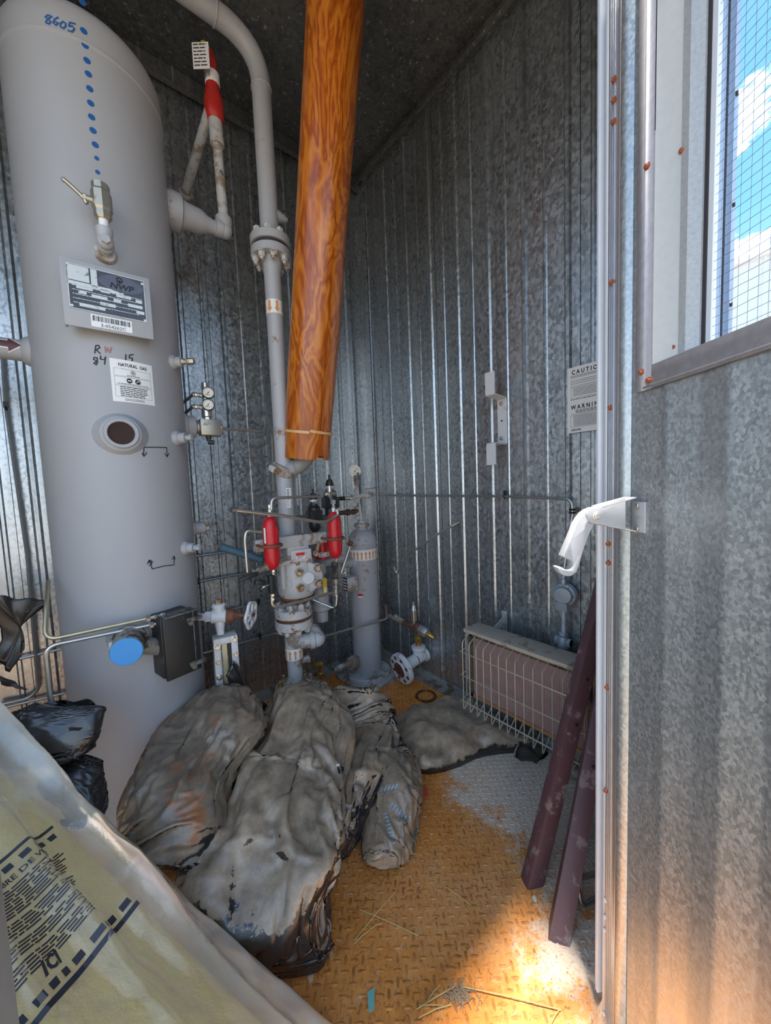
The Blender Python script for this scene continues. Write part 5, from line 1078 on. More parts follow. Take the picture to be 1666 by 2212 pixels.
for k in range(4):
    inst(bmm, 'bolt', B_(-wg*.36, hgl/2-.026-k*.058, .021), bdv, gg, .3*k); inst(bmm, 'bolt', B_(wg*.36, hgl/2-.012-k*.058, .021), bdv, gg, .5*k)
# ================================================================== HEATER
HX = -.20
ht = thing('gas_heater', V(HX, -1.2, .2), 'grey hooded gas heater with pink mesh face behind a wire guard on the right wall', 'heater')
tl_, bl_, tr_, br_ = PX(1017, 1366, HX), PX(1020, 1505, HX), PX(1267, 1450, HX), PX(1276, 1629, HX)
yl, yr, zt, zb = (tl_.y+bl_.y)/2, (tr_.y+br_.y)/2-.012, (tl_.z+tr_.z)/2, (bl_.z+br_.z)/2
hw = yl-yr; cy = (yl+yr)/2; cz = (zt+zb)/2; dpt = .075
m = MB(); m.box(V(HX+dpt/2+.004, cy, cz), (dpt, hw+.02, zt-zb+.02)); m.part('burner_case', HOOD, ht, bevel=.002)
m = MB(); m.box(V(HX+dpt/2-.012, cy, zt+.014), (dpt+.03, hw+.036, .004)); m.box(V(HX-.025, cy, zt+.008), (.003, hw+.036, .014)); m.part('hood', HOOD, ht, bevel=.001)
DKT = worn('scorched_trim', (.16, .13, .08), (.05, .04, .03), .2, .55, metal=.4, scale=14)
m = MB(); m.box(V(HX-.002, cy, zt-.008), (.01, hw, .018)); m.box(V(HX-.002, yl-.006, cz), (.010, .012, zt-zb)); m.box(V(HX-.002, yr+.006, cz), (.01, .012, zt-zb)); m.part('face_frame', DKT, ht)
m = MB(); m.box(V(HX-.002, cy, zb+.006), (.010, hw, .012)); m.part('lower_rail', plain('rusty_rail', (.42, .19, .08), .6, .1, var=.4), ht)
a = NT('pink_burner_mat'); f = a.noise(1, 5, .6, a.co((6, 20, 5))); a.set(base=a.mix(a.ramp(f, [(.35, 0), (.7, 1)]), (.30, .095, .08), (.20, .06, .04)), rough=.9); 
MB().box(V(HX+.004, cy, cz), (.004, hw-.02, zt-zb-.02)).part('burner_mat', a.m, ht)
m = MB(); MESHW = plain('mesh_wire', (.56, .42, .37), .55, .2, var=.3); st = .0062; y = yr+.012
def strip(a_, b_, w_): m.add([a_, b_, b_+w_, a_+w_], [(0, 1, 2, 3)])
while y < yl-.012: m.box(V(HX-.0005, y, cz), (.0014, .0017, zt-zb-.03)); y += st
z = zb+.014
while z < zt-.018: m.box(V(HX-.0014, cy, z), (.0014, hw-.024, .0017)); z += st
m.part('mesh_screen', MESHW, ht, stuff=True, recalc=False)
gp_ = HX-.055; gtop, gbot = zt-.035, zb-.045
n = 15; gh = thing('dummy', V(0, 0, 0)); bpy.data.objects.remove(gh)
for k in range(n):
    y = yl+.002-(hw+.0)*k/(n-1)
    MB().tube([V(HX-.004, y, zt-.004), V(gp_, y, gtop+.004), V(gp_, y, gbot), V(HX-.004, y, zb-.004)], .0021, 6, .010).part('guard_wire', WIRE, ht)
for z in (zt-.075, (zt+zb)/2-.035, zb-.005): 
    MB().tube([V(HX+.01, yl+.018, z+.002), V(gp_-.002, yl+.014, z), V(gp_-.002, yr-.005, z)], .0021, 6, .008).part('guard_wire', WIRE, ht)
MB().tube([V(HX-.02, yl+.012, zt-.01), V(HX-.02, yl+.012, zb+.0)], .0026, 6).tube([V(gp_+.02, yl+.006, zb-.02), V(gp_+.02, yr, zb-.02)], .0018, 6).part('guard_frame', WIRE, ht)
tw = PX(1098, 1322, -.012); tw2 = PX(1098, 1364, -.012)
m = MB(); q0, q1, q2 = V(-.012, -1.02, tw.z), V(-.012, -1.02, tw2.z-.10), V(HX+.05, -1.02, zt+.0); m.prism([q0, q1, q2-Z*.08, q2], Y*.003); m.box(V(-.013, -1.005, tw.z-.09), (.003, .03, .18)); m.part('wall_bracket', GREYD, ht)
m = MB(); q0, q1, q2 = [V(p.x, -1.40, p.z) for p in (q0, q1, q2)]; m.prism([q0, q1, q2-Z*.08, q2], Y*.003); m.box(V(-.013, -1.385, tw.z-.09), (.003, .03, .18)); m.part('wall_bracket', GREYD, ht)
# ------------------------------------------------------------------ hat shaped bracket on the right wall
wbk = thing('door_bar_bracket', PX(1085, 960, -.01), 'white hat shaped strap bracket bolted to the right wall', 'bracket')
y1, y0 = PX(1075, 910, -.014).y, PX(1095, 910, -.014).y; zt_, zb_ = PX(1085, 862, -.014).z, PX(1085, 959, -.014).z
arm_ = .085; th = .005
def prof(zc, s_): return [V(-.012, 0, zc), V(-.012-arm_, 0, zc+s_*.002)]
zu = PX(1050, 806, -.1).z; zd = PX(1051, 1005, -.1).z
pth = [(-.10, zu), (-.10, zt_+.006), (-.013, zt_), (-.013, zb_), (-.10, zb_+.002), (-.10, zd)]
def offs(pts, t):
    out = []
    for i, p in enumerate(pts):
        p = Vector(p); a = Vector(pts[i-1]) if i else None; b = Vector(pts[i+1]) if i < len(pts)-1 else None
        n1 = (p-a).normalized() if a else (b-p).normalized(); n2 = (b-p).normalized() if b else n1
        n1 = Vector((-n1.y, n1.x)); n2 = Vector((-n2.y, n2.x)); out.append(p+(n1+n2)/(1+n1.dot(n2))*t)
    return out
rnd = []
for i, p in enumerate(pth):
    if 0 < i < len(pth)-1:
        a, b, p = Vector(pth[i-1]), Vector(pth[i+1]), Vector(p); u, v = (a-p).normalized()*.008, (b-p).normalized()*.008
        for k in range(5): q = k/4; rnd.append(tuple((p+u)*(1-q)**2+p*2*q*(1-q)+(p+v)*q*q))
    else: rnd.append(p)
o2 = offs(rnd, th); poly = [V(a, y0, b) for a, b in rnd]+[V(a, y0, b) for a, b in o2[::-1]]
n = len(rnd); w_ = Y*(y1-y0); m = MB()
for i in range(n-1): m.add([poly[i], poly[i+1], poly[2*n-2-i], poly[2*n-1-i]]+[p+w_ for p in (poly[i], poly[i+1], poly[2*n-2-i], poly[2*n-1-i])], [(0, 1, 2, 3), (7, 6, 5, 4), (0, 4, 5, 1), (2, 6, 7, 3)]+([(0, 3, 7, 4)] if i == 0 else [])+([(1, 5, 6, 2)] if i == n-2 else []))
m.part('strap', WHITE, wbk, ang=40)
for py in (872, 947): inst(bolt_mesh(.0065, .006, STEELB), 'bolt', PX(1083, py, -.0185), -X, wbk)
inst(MB().lathe(V(0, 0, 0), Z, [(.004, 0), (0, .0003)], 12).mesh('bolt_hole', INK), 'bolt_hole', PX(1084, 909, -.0184), -X, wbk)
# ------------------------------------------------------------------ printed caution sheet
sx = -.0125; a0, a1 = PX(1226, 797, sx), PX(1226, 937, sx)
sg = thing('caution_sheet', V(sx, a0.y, a1.z), 'white printed sheet headed CAUTION and WARNING on the right wall beside the door', 'sign')
hs = a0.z-a1.z; ws_ = hs*.78; SP = lambda x, y, l=.0006: V(sx-l, a0.y-x, a1.z+y)
m = MB(); m.box(V(sx, a0.y-ws_/2, a1.z+hs/2), (.0008, ws_, hs)); sh = m.part('paper', PAPER, sg)
LS2 = lambda x, y: SP(x, y, .001)
text('C A U T I O N', .0215, INK, lambda x, y: LS2(x+.016, y+hs*.89), sh, bold=.0007, sx=.80)
text('W A R N I N G', .0215, INK, lambda x, y: LS2(x+.013, y+hs*.36), sh, bold=.0007, sx=.80)
m = MB(); w = ws_
rows(m, .012, w-.012, hs*.835, hs*.865, 3, .0014, LS2); rows(m, .012, w*.6, hs*.74, hs*.79, 3, .0014, LS2); rows(m, .012, w-.01, hs*.705, hs*.705, 1, .0014, LS2)
rows(m, .022, w-.02, hs*.56, hs*.67, 7, .0015, LS2); rows(m, .012, w-.012, hs*.505, hs*.505, 1, .0022, LS2)
rows(m, .03, w-.02, hs*.30, hs*.335, 3, .002, LS2); rows(m, .014, w*.55, hs*.28, hs*.28, 1, .0014, LS2); rows(m, .022, w-.02, hs*.10, hs*.25, 11, .0014, LS2)
m.part('small_print', INK, sh, recalc=False, stuff=True)
for q in ((.014, hs*.53, w-.012, hs*.69), (.012, hs*.085, w-.012, hs*.265)): m = MB(); outline(m, *q, .0008, LS2); m.part('print_box', INK, sh, recalc=False)
text('CISCAN', .010, INK, lambda x, y: LS2(x+.012+y*.2, y+hs*.03), sh, bold=.0004)
# ------------------------------------------------------------------ two maroon angle irons leaning to the right wall
def angle_iron(p0, p1, L_, w_, lab, roll):
    d = (p1-p0).normalized(); s_ = (_r-d*_r.dot(d)).normalized(); n_ = s_.cross(d)
    if n_.dot(cd) > 0: n_ = -n_
    s_, n_ = s_*math.cos(roll)+n_*math.sin(roll), n_*math.cos(roll)-s_*math.sin(roll)
    t = .0045; c = [(0, 0), (w_, 0), (w_, t), (t, t), (t, w_*.8), (0, w_*.8)]
    m = MB(); m.prism([p0+s_*(a-.004)-n_*b for a, b in c], d*L_); o = thing('angle_iron', p0, lab, 'steel angle', 'maroon angle irons leaning at the right'); m.part('bar', MAROON, o, bevel=.0008)
    h = MB().lathe(V(0, 0, 0), Z, [(.0055, 0), (0, .0002)], 12).mesh('bolt_hole', INK)
    for k in (.40, .52, .70, .80): inst(h, 'bolt_hole', p0+s_*(w_*.5)+d*(L_*k)+n_*.0007, n_, o)
a0_ = PZ(1142, 1922, .002); a1_ = PX(1266, 1420, -.285); angle_iron(a0_, a1_, 1.12, .046, 'maroon angle iron crossing in front of the heater guard, left of two', -.18)
b0_ = PZ(1189, 2032, .002); b1_ = PX(1272, 1600, -.36); angle_iron(b0_, b1_, 1.0, .046, 'maroon angle iron nearest the door edge, right of two', .25)
q = PZ(1262, 1958, .007)
m = MB(); fx_ = V(_r.x, _r.y, 0).normalized(); fb_ = V(cd.x, cd.y, 0).normalized()
m.tube([q+fx_*.05+fb_*.02, q-fx_*.006, q-fx_*.010+Z*.055+fb_*.02, q+fx_*.06+Z*.06+fb_*.03], .0065, 10, .015); m.thing('bent_rod', STEEL, 'bent steel rod handle on the floor at the foot of the door jamb', 'rod')
for k, (p0, p1) in enumerate((((1236, 1660), (1284, 1690)), ((1232, 1682), (1284, 1716)))):
    MB().tube([PZ(*p0, .0056), PZ(*p1, .0056)], .0055, 8).thing('floor_tube', STEEL, ['upper thin tube lying on the floor under the heater', 'lower thin tube lying on the floor under the heater'][k], 'tube')
# ================================================================== BLACK PLASTIC BAGS
def bag_mat(name, dust, amount, rough, base=(.022, .020, .020), mottled=0, hgt=0., piv=.27):
    a = NT(name); g = a.n('ShaderNodeNewGeometry'); nz = a.n('ShaderNodeSeparateXYZ', {0: g.outputs['Normal']}).outputs[2]
    n1 = a.noise(6, 7, .7); n2 = a.noise(45, 6, .75); n3 = a.noise(2.6, 4, .6)
    f = a.math('ADD', a.math('MULTIPLY', nz, .55), a.math('ADD', a.math('MULTIPLY', a.math('SUBTRACT', n1, .19), 1.6), a.math('ADD', a.math('MULTIPLY', n2, .42), a.math('MULTIPLY', n3, .6))))
    pz = a.n('ShaderNodeSeparateXYZ', {0: g.outputs['Position']}).outputs[2]
    f = a.math('ADD', f, a.math('MULTIPLY', a.math('SUBTRACT', a.math('MINIMUM', pz, piv+.08), piv), hgt))
    f = a.ramp(f, [(max(0, 1.16-amount), 0), (min(1, 1.55-amount), 1)])
    d2 = tuple(k*.42 for k in dust); dc = a.mix(a.ramp(a.noise(17, 6, .72), [(.36, 0), (.66, 1)]), dust, d2)
    if mottled: dc = a.mix(a.ramp(a.noise(9, 5, .7), [(.56, 0), (.64, 1)]), dc, (.30, .12, .045))
    fm = a.math('MULTIPLY', f, .93)
    a.set(base=a.mix(fm, base, dc), rough=a.math('ADD', rough, a.math('MULTIPLY', f, .30)), spec=.6, coat=.45, coatr=.22)
    sm = a.noise(60, 4, .6); a.bump(a.math('ADD', a.math('MULTIPLY', sm, .5), n2), .25, .004); return a.m
DUST = (.45, .33, .22)
def catmull(pts, t):
    n = len(pts)-1; x = t*n; i = min(int(x), n-1); f = x-i
    p = [pts[max(0, i-1)], pts[i], pts[i+1], pts[min(n, i+2)]]
    return [.5*((2*b)+(-a+c)*f+(2*a-5*b+4*c-d)*f*f+(-a+3*b-3*c+d)*f**3) for a, b, c, d in zip(*p)]
def ridge(p, s, seed): v = noise.noise(p*s+V(seed*3.1, seed*1.7, seed*.9)); return 1-abs(v)*2.2
def tri(x): return abs((x % 1)-.5)*2
def bag(name, stations, lab, mat, seed, slack=(1.24, 1.07), seedfold=.020, nfold=8, nu=100, nv=120, flat=.6, frames=30, core=.84, lump=.16):
    """stations: (px, py, depth plane y, half width px, half thickness m). A closed sack round that stuffing whose
    plastic is larger than the stuffing: the surplus is let go in a small cloth relaxation and settles into folds."""
    rs_ = np.random.RandomState(int(seed*10)); st = []
    for px, py, yy, hwpx, ht_ in stations:
        c = P(px, py, 1, yy); st.append((c.x, c.y, c.z, hwpx*S(c), ht_))
    side = V(_r.x, _r.y, 0).normalized(); N_ = V(-cd.x, -cd.y, 0).normalized(); sd = np.array(side); EX = 2.35
    NS = 60; C = np.zeros((NS, 3)); W = np.zeros(NS); Hh = np.zeros(NS); UP = np.zeros((NS, 3)); TN = np.zeros((NS, 3))
    for i in range(NS):
        t = i/(NS-1); x, y, z, w_, h_ = catmull(st, t); k = min(1, (t/.09))**.5 if t < .09 else (min(1, (1-t)/.09)**.5 if t > .91 else 1)
        C[i] = (x, y, z); W[i] = max(w_*k, .006); Hh[i] = max(h_*k, .006)
    for i in range(NS):
        tan = Vector(C[min(NS-1, i+1)]-C[max(0, i-1)]).normalized(); up = side.cross(tan); up = up if up.dot(Z+N_*.6) > 0 else -up; UP[i] = up.normalized(); TN[i] = tan
    idx = np.linspace(0, NS-1, nu); lo = np.minimum(idx.astype(int), NS-2); fr2 = (idx-lo)[:, None]
    L_ = lambda A: A[lo]*(1-fr2)+A[lo+1]*fr2
    c_, u_, w_, h_ = L_(C), L_(UP), L_(W[:, None]), L_(Hh[:, None]); th = np.arange(nv)*2*math.pi/nv; ct, sn = np.cos(th), np.sin(th); ex = 2/EX
    A = np.sign(ct)*np.abs(ct)**ex; B = np.sign(sn)*np.abs(sn)**ex; B = np.where(B < 0, B*flat, B)
    p = c_[:, None]+sd*(w_*A)[:, :, None]+u_[:, None]*(h_*B)[:, :, None]
    ph = np.cumsum(rs_.uniform(-.25, .25, (nu, 1)), 0); amp = seedfold*(.5+.5*np.sin(np.linspace(0, 5, nu)[:, None]+th*2+seed))
    rad = p-c_[:, None]; rad /= np.linalg.norm(rad, axis=2, keepdims=True)+1e-9
    # rest lengths of the plastic
    def ln(a, b): return np.linalg.norm(a-b, axis=2)
    sj = slack[0]*(1+.10*rs_.uniform(-1, 1, (nu, 1))); si = slack[1]
    roll = lambda a, k: np.roll(a, -k, 1)
    Rj = ln(p, roll(p, 1))*sj; Ri = ln(p[:-1], p[1:])*si; d_ = math.hypot(slack[0], slack[1])/math.sqrt(2)
    Rd1 = ln(p[:-1], roll(p, 1)[1:])*d_; Rd2 = ln(roll(p, 1)[:-1], p[1:])*d_
    p = p+rad*(amp*np.sin(nfold*th+ph))[:, :, None]+rad*(.006*rs_.uniform(-1, 1, (nu, nv)))[:, :, None]
    vel = np.zeros_like(p); g = np.array([0, 0, -.00005])
    def relax(pa, pb, R, k):
        d = pb-pa; l = np.linalg.norm(d, axis=2)+1e-9; return d*((l-R)/l*.5*k)[:, :, None]
    ev = np.arange(0, nv, 2); od = np.arange(1, nv, 2)
    for f_ in range(frames):
        nrm = np.cross(np.roll(p, -1, 1)-np.roll(p, 1, 1), np.gradient(p, axis=0)); nrm /= np.linalg.norm(nrm, axis=2, keepdims=True)+1e-9
        sgn = np.sign((nrm*rad).sum(2, keepdims=True)); prv = p.copy()
        p = p+vel*.86+g-nrm*sgn*.00004
        for it in range(7):
            for q in (ev, od):
                q2 = (q+1) % nv; c = relax(p[:, q], p[:, q2], Rj[:, q], 1.); p[:, q] += c; p[:, q2] -= c
            for s0 in (0, 1):
                a_, b_ = p[s0:nu-1:2], p[s0+1:nu:2]; n_ = min(len(a_), len(b_)); c = relax(a_[:n_], b_[:n_], Ri[s0::2][:n_], 1.); p[s0:s0+2*n_:2][:n_] += c; p[s0+1:s0+1+2*n_:2][:n_] -= c
                for R, off in ((Rd1, 1), (Rd2, -1)):
                    a_ = p[s0:nu-1:2]; b_ = p[s0+1:nu:2]; n_ = min(len(a_), len(b_))
                    if off == 1: c = relax(a_[:n_], roll(b_[:n_], 1), R[s0::2][:n_], .6); p[s0:s0+2*n_:2][:n_] += c; p[s0+1:s0+1+2*n_:2][:n_] -= np.roll(c, 1, 1)
                    else: c = relax(roll(a_[:n_], 1), b_[:n_], R[s0::2][:n_], .6); p[s0:s0+2*n_:2][:n_] += np.roll(c, 1, 1); p[s0+1:s0+1+2*n_:2][:n_] -= c
            p = p+.006*(.5*(np.roll(p, 1, 1)+np.roll(p, -1, 1))-p)      # a little stiffness
        pf = p.reshape(-1, 3); best = np.argmin(((pf[:, None]-C[None])**2).sum(2), 1)
        rl = pf-C[best]; a = rl@sd; b = (rl*UP[best]).sum(1); hh = np.where(b < 0, Hh[best]*flat, Hh[best])
        F_ = (np.abs(a/W[best])**EX+np.abs(b/hh)**EX)**(1/EX)
        LN = lump*(np.sin(pf[:, 0]*17+seed*3+2*np.sin(pf[:, 2]*13))*np.sin(pf[:, 1]*15+seed)+.6*np.sin(pf[:, 2]*29+pf[:, 0]*23+seed*2)); F_ = F_*(1+LN)
        sc_in = np.where(F_ < core, core/np.maximum(F_, .2), 1.); sc_out = np.where(F_ > 1.08, 1.08/F_, 1.); k = sc_in*sc_out-1
        pf = pf+sd*(a*k)[:, None]+UP[best]*(b*k)[:, None]; pf[:, 2] = np.maximum(pf[:, 2], .004); p = pf.reshape(nu, nv, 3)
        vel = np.clip(p-prv, -.006, .006)
    vs = [Vector(v) for v in p.reshape(-1, 3)]; m = MB(); fs = []
    for i in range(nu-1):
        for j in range(nv): j2 = (j+1) % nv; fs.append((i*nv+j, i*nv+j2, (i+1)*nv+j2, (i+1)*nv+j))
    fs.append(tuple(range(nv))[::-1]); fs.append(tuple((nu-1)*nv+j for j in range(nv)))
    m.add(vs, fs); return m.thing(name, mat, lab, 'bag', 'dusty black plastic bags on the floor', ang=180)
BG1 = bag_mat('dusty_black_plastic', DUST, .17, .16, hgt=2.4); BG2 = bag_mat('mottled_black_plastic', (.30, .225, .155), .20, .16, mottled=1, hgt=1.8); BG3 = bag_mat('shiny_black_plastic', (.12, .10, .085), .08, .25); BG4 = bag_mat('heavily_dusted_plastic', DUST, .24, .22); BG5 = bag_mat('rim_shiny_dusted_plastic', DUST, .30, .2, hgt=9., piv=.055)
bag('garbage_bag', [(505, 1478, -.56, 52, .05), (478, 1550, -.63, 100, .09), (428, 1640, -.72, 112, .11), (385, 1730, -.82, 112, .11), (375, 1810, -.90, 105, .09), (400, 1900, -1.0, 70, .06)], 'left of the big black bags, leaning against the grey vessel foot with rusty smears', BG2, 3.3)
bB = bag('garbage_bag', [(690, 1470, -.60, 48, .05), (672, 1530, -.66, 90, .11), (640, 1620, -.76, 116, .14), (625, 1720, -.88, 130, .15), (582, 1830, -1.0, 166, .13), (578, 1930, -1.09, 160, .10), (612, 1995, -1.13, 128, .085), (640, 2045, -1.16, 95, .055), (664, 2085, -1.185, 56, .03), (684, 2116, -1.205, 16, .012)], 'largest black bag, dust coated, in the middle of the heap with long folds', BG1, 1.7, nu=150, nv=160, nfold=12, slack=(1.30, 1.08), seedfold=.022, frames=26)
bag('garbage_bag', [(722, 1478, -.58, 34, .03), (768, 1540, -.67, 62, .06), (800, 1600, -.78, 64, .08), (770, 1690, -.92, 62, .09), (745, 1790, -1.00, 42, .09), (735, 1860, -1.04, 22, .05)], 'narrow crumpled black bag wedged right behind the largest bag', BG1, 5.1)
bC = bag('garbage_bag', [(815, 1600, -.84, 26, .03), (838, 1640, -.89, 56, .07), (846, 1700, -.97, 66, .10), (842, 1765, -1.04, 66, .10), (826, 1825, -1.10, 56, .07), (800, 1872, -1.13, 26, .02)], 'small rounded black bag with pale blue print at the right of the heap', BG4, 8.2)
def flat_bag():
    """a flat sack on the floor: outline on the floor plane, pillow height, crinkled rim"""
    ol = [(836, 1600), (848, 1550), (900, 1530), (960, 1516), (1010, 1512), (1050, 1530), (1090, 1565), (1130, 1590), (1165, 1618), (1110, 1622), (1040, 1632), (985, 1655), (930, 1668), (885, 1662), (850, 1640)]
    pts = [PZ(x, y, .01 if y > 1600 else .03) for x, y in ol]; pts = [V(p.x, p.y, 0) for p in pts]
    c = sum(pts, V(0, 0, 0))/len(pts); n = len(pts); nv, nu = 120, 44; vs = []
    rs_ = random.Random(4); planes = [(V(rs_.uniform(-1, 1), rs_.uniform(-1, 1), 0).normalized(), rs_.uniform(6, 13), rs_.random()) for _ in range(6)]
    rim = [Vector(catmull([tuple(p) for p in pts+[pts[0]]], j/nv)) for j in range(nv)]
    for sgn in (1, -1):
        for i in range(nu):
            u = i/(nu-1)
            for j in range(nv):
                p = c+(rim[j]-c)*u; h = .075*max(0, (1-u**3.2))**.6
                s_ = sum(tri(p.dot(d)*f*.6+ph)-.5 for d, f, ph in planes)
                edge = u**4
                cr_ = .012*s_*.7+.014*noise.noise(p*6)+.008*(1-abs(noise.noise(p*13))*2)+edge*(.016*tri(j*.29+noise.noise(p*9)*2)+.006)
                z = (h+cr_*(.35+.65*min(1, (1-u)*5+.4)))*(1 if sgn > 0 else 0)
                vs.append(V(p.x, p.y, max(.003, z+.006)) if sgn > 0 else V(p.x, p.y, .002))
    m = MB(); fs = []; o = nu*nv
    for i in range(nu-1):
        for j in range(nv): j2 = (j+1) % nv; fs.append((i*nv+j, (i+1)*nv+j, (i+1)*nv+j2, i*nv+j2)); fs.append((o+i*nv+j, o+i*nv+j2, o+(i+1)*nv+j2, o+(i+1)*nv+j))
    for j in range(nv): j2 = (j+1) % nv; a = (nu-1)*nv; fs.append((a+j, o+a+j, o+a+j2, a+j2))
    m.add(vs, fs); return m.thing('garbage_bag', BG5, 'flat black bag lying on the floor below the heater', 'bag', 'dusty black plastic bags on the floor', ang=180)
flat_bag()
bag('garbage_bag', [(60, 1640, -.62, 40, .05), (95, 1600, -.66, 75, .09), (130, 1590, -.72, 62, .08), (185, 1545, -.74, 45, .045), (215, 1520, -.74, 22, .02)], 'shiny black bag end sticking up behind the clear insulation bag, left of the vessel', BG3, 14.2)
bag('garbage_bag', [(150, 1640, -.70, 40, .06), (175, 1680, -.76, 42, .07), (190, 1740, -.80, 36, .06), (180, 1800, -.84, 30, .05)], 'black bag with blue print standing between insulation bag and vessel', BG3, 16.5)
from mathutils.bvhtree import BVHTree
def bag_print(o, strokes, wpx, mat, nm):
    off = o.location; bv_ = BVHTree.FromPolygons([v.co+off for v in o.data.vertices], [list(p.vertices) for p in o.data.polygons])
    def hit(x, y):
        r = bv_.ray_cast(CAM, ray(x, y).normalized()); return None if r[0] is None else r[0]-ray(x, y).normalized()*.0015
    for (x0, y0), (x1, y1) in strokes:
        L_ = math.hypot(x1-x0, y1-y0); nx, ny = -(y1-y0)/L_*wpx/2, (x1-x0)/L_*wpx/2; N = max(2, int(L_/4)); vs = []
        for k in range(N+1):
            t = k/N; a, b = hit(x0+(x1-x0)*t+nx, y0+(y1-y0)*t+ny), hit(x0+(x1-x0)*t-nx, y0+(y1-y0)*t-ny)
            if a is None or b is None: vs = []; break
            vs += [a, b]
        if vs: MB().add(vs, [(2*k, 2*k+1, 2*k+3, 2*k+2) for k in range(N)]).part(nm, mat, o, recalc=False)
PB = plain('pale_blue_print', (.30, .46, .62), .5, var=.4, scale=90)
st_ = []
for k in range(7): x, y = 846+6.2*k, 1738+5.0*k; st_.append(((x-4, y+7), (x+4, y-5)))
for k in range(9): x, y = 832+2.2*k, 1757+8.0*k; st_.append(((x-4, y+2), (x+5, y-1)))
for k in range(5): x, y = 824+8*k, 1706-2*k; st_.append(((x-2, y+5), (x+3, y-5)))
bag_print(bC, st_, 3.2, PB, 'blue_print')
bag_print(bB, [((729, 1662), (743, 1660)), ((731, 1666), (741, 1668))], 9, INK, 'torn_hole'); bag_print(bB, [((726, 1653), (734, 1652))], 5, PAPER, 'white_flake')
# torn scraps of the same plastic
def scrap(pxs, yy, lab, seed, wav=.02, nm='plastic_scrap', mat=None):
    pts = [P(p[0], p[1], 1, p[2] if len(p) > 2 else yy) for p in pxs]; c = sum(pts, V(0, 0, 0))/len(pts); m = MB(); n = len(pts); nu = 10; per = 6; rim = []
    for i in range(n):
        for k in range(per): q = pts[i]+(pts[(i+1) % n]-pts[i])*(k/per); rim.append(q+V(noise.noise(q*40+V(seed, 0, 0)), noise.noise(q*40), noise.noise(q*40+V(0, seed, 0)))*.010)
    N = len(rim); vs = []
    for i in range(nu):
        u = i/(nu-1)
        for j in range(N): q = c+(rim[j]-c)*u; vs.append(q+V(-cd.x, -cd.y, .3)*(wav*noise.noise(q*11+V(0, 0, seed))+wav*.5*tri(q.dot(V(9, 5, 3)))))
    for v in vs: v.z = max(v.z, .004)
    k = len(vs); vs2 = vs+[v+V(cd.x, cd.y, 0)*.002 for v in vs]; fs = []
    for i in range(nu-1):
        for j in range(N): j2 = (j+1) % N; fs.append((i*N+j, (i+1)*N+j, (i+1)*N+j2, i*N+j2)); fs.append((k+i*N+j, k+i*N+j2, k+(i+1)*N+j2, k+(i+1)*N+j))
    for j in range(N): j2 = (j+1) % N; a = (nu-1)*N; fs.append((a+j, k+a+j, k+a+j2, a+j2))
    m.add(vs2, fs); return m.thing(nm, mat or BG3, lab, 'plastic scrap', ang=180)
scrap([(0, 1288), (60, 1292), (100, 1298), (60, 1318), (40, 1370), (58, 1400), (36, 1446), (0, 1430)], -.30, 'torn black plastic hanging at the far left behind the vessel', 2.0)
scrap([(0, 1462), (30, 1474), (62, 1490), (30, 1484), (0, 1478)], -.42, 'small black plastic point at the left edge below the torn sheet', 4.0, .006)
scrap([(508, 1424), (516, 1436), (524, 1482), (560, 1516), (590, 1530), (560, 1540), (500, 1500), (490, 1456)], -.56, 'dark torn plastic flap standing beside the sight glass', 6.0, .012)
scrap([(1120, 1600), (1165, 1610), (1200, 1640), (1236, 1680), (1190, 1670), (1150, 1645), (1110, 1635)], -1.22, 'dark crumpled plastic scrap on the floor under the heater', 8.0, .012)
# ================================================================== INSULATION BAG
IA = PZ(750, 2212, .03); IN = V(.575, -.221, .788).normalized()
def IP(px, py, l=0.): v = ray(px, py); o = IA+IN*l; t = (o-CAM).dot(IN)/v.dot(IN); return CAM+v*t
IB = IP(0, 1515); e1 = (IB-IA).normalized(); e2 = IN.cross(e1)
if e2.dot(IP(60, 2212)-IA) < 0: e2 = -e2
L1 = (IB-IA).length
ib = thing('insulation_bag', V(-1.3, -1.2, .0), 'clear plastic bag of yellow fibreglass insulation leaning at the left of the doorway', 'insulation bag')
def ipt(a, b, l): return IA+e1*a+e2*b+IN*l
def wr(a, b):                                    # wrinkles: long ones along the ridge edge, fading into the face, and small crinkles
    q = V(a*1.1, b*9, 0); k = noise.noise(V(a*1.6, b*2, 3))
    near = math.exp(-max(0, b)*4.5)
    f = .030*(tri(b*9.0+.35*noise.noise(V(a*2.0, b*3, 1))+a*.55)**2)*(.35+near)
    f += .013*(1-abs(noise.noise(V(a*2.2, b*15, 7)))*2)*(.4+.6*near)
    f += .004*(1-abs(noise.noise(V(a*9, b*14, 11)))*2)+.003*noise.noise(V(a*22, b*30, 5))
    f += .007*(1-abs(noise.noise(V(a*3.3+b*5, b*5-a*4, 17)))*2)
    return f
A0, A1, B1, TH = -.02, L1+.06, .62, .20
def shell_pt(u, v, ins=0., amp=1.):
    """v runs round: face from its lower side to the ridge edge, over it and back underneath"""
    a = A0+ins+(A1-A0-2*ins)*u
    if v < .55: b = B1-(B1-.07)*(v/.55)-0; l = 0; w_ = wr(a, b)
    else:
        t = (v-.55)/.45; ang = t*PI*.62
        b = .07-.072*math.sin(min(ang, PI/2))+(.0 if ang < PI/2 else .0); l = -.075*(1-math.cos(min(ang, PI/2)))-(max(0, t-.80)*.35); w_ = wr(a, b)*(1-t)
        if ang > PI/2: b += (ang-PI/2)*.05
    endk = min(1, u/.05, (1-u)/.05); drop = (1-math.sqrt(max(0, 1-(1-endk)**2)))*.05
    p = ipt(a, b+ins*(1 if v > .5 else 0), l-ins*.6-drop+w_*amp)
    # ragged hem of the bag mouth
    if p.z < .004: p.z = .004+.001*math.sin(a*90)
    return p
a = NT('clear_plastic_film'); o_ = a.t.nodes['Material Output']
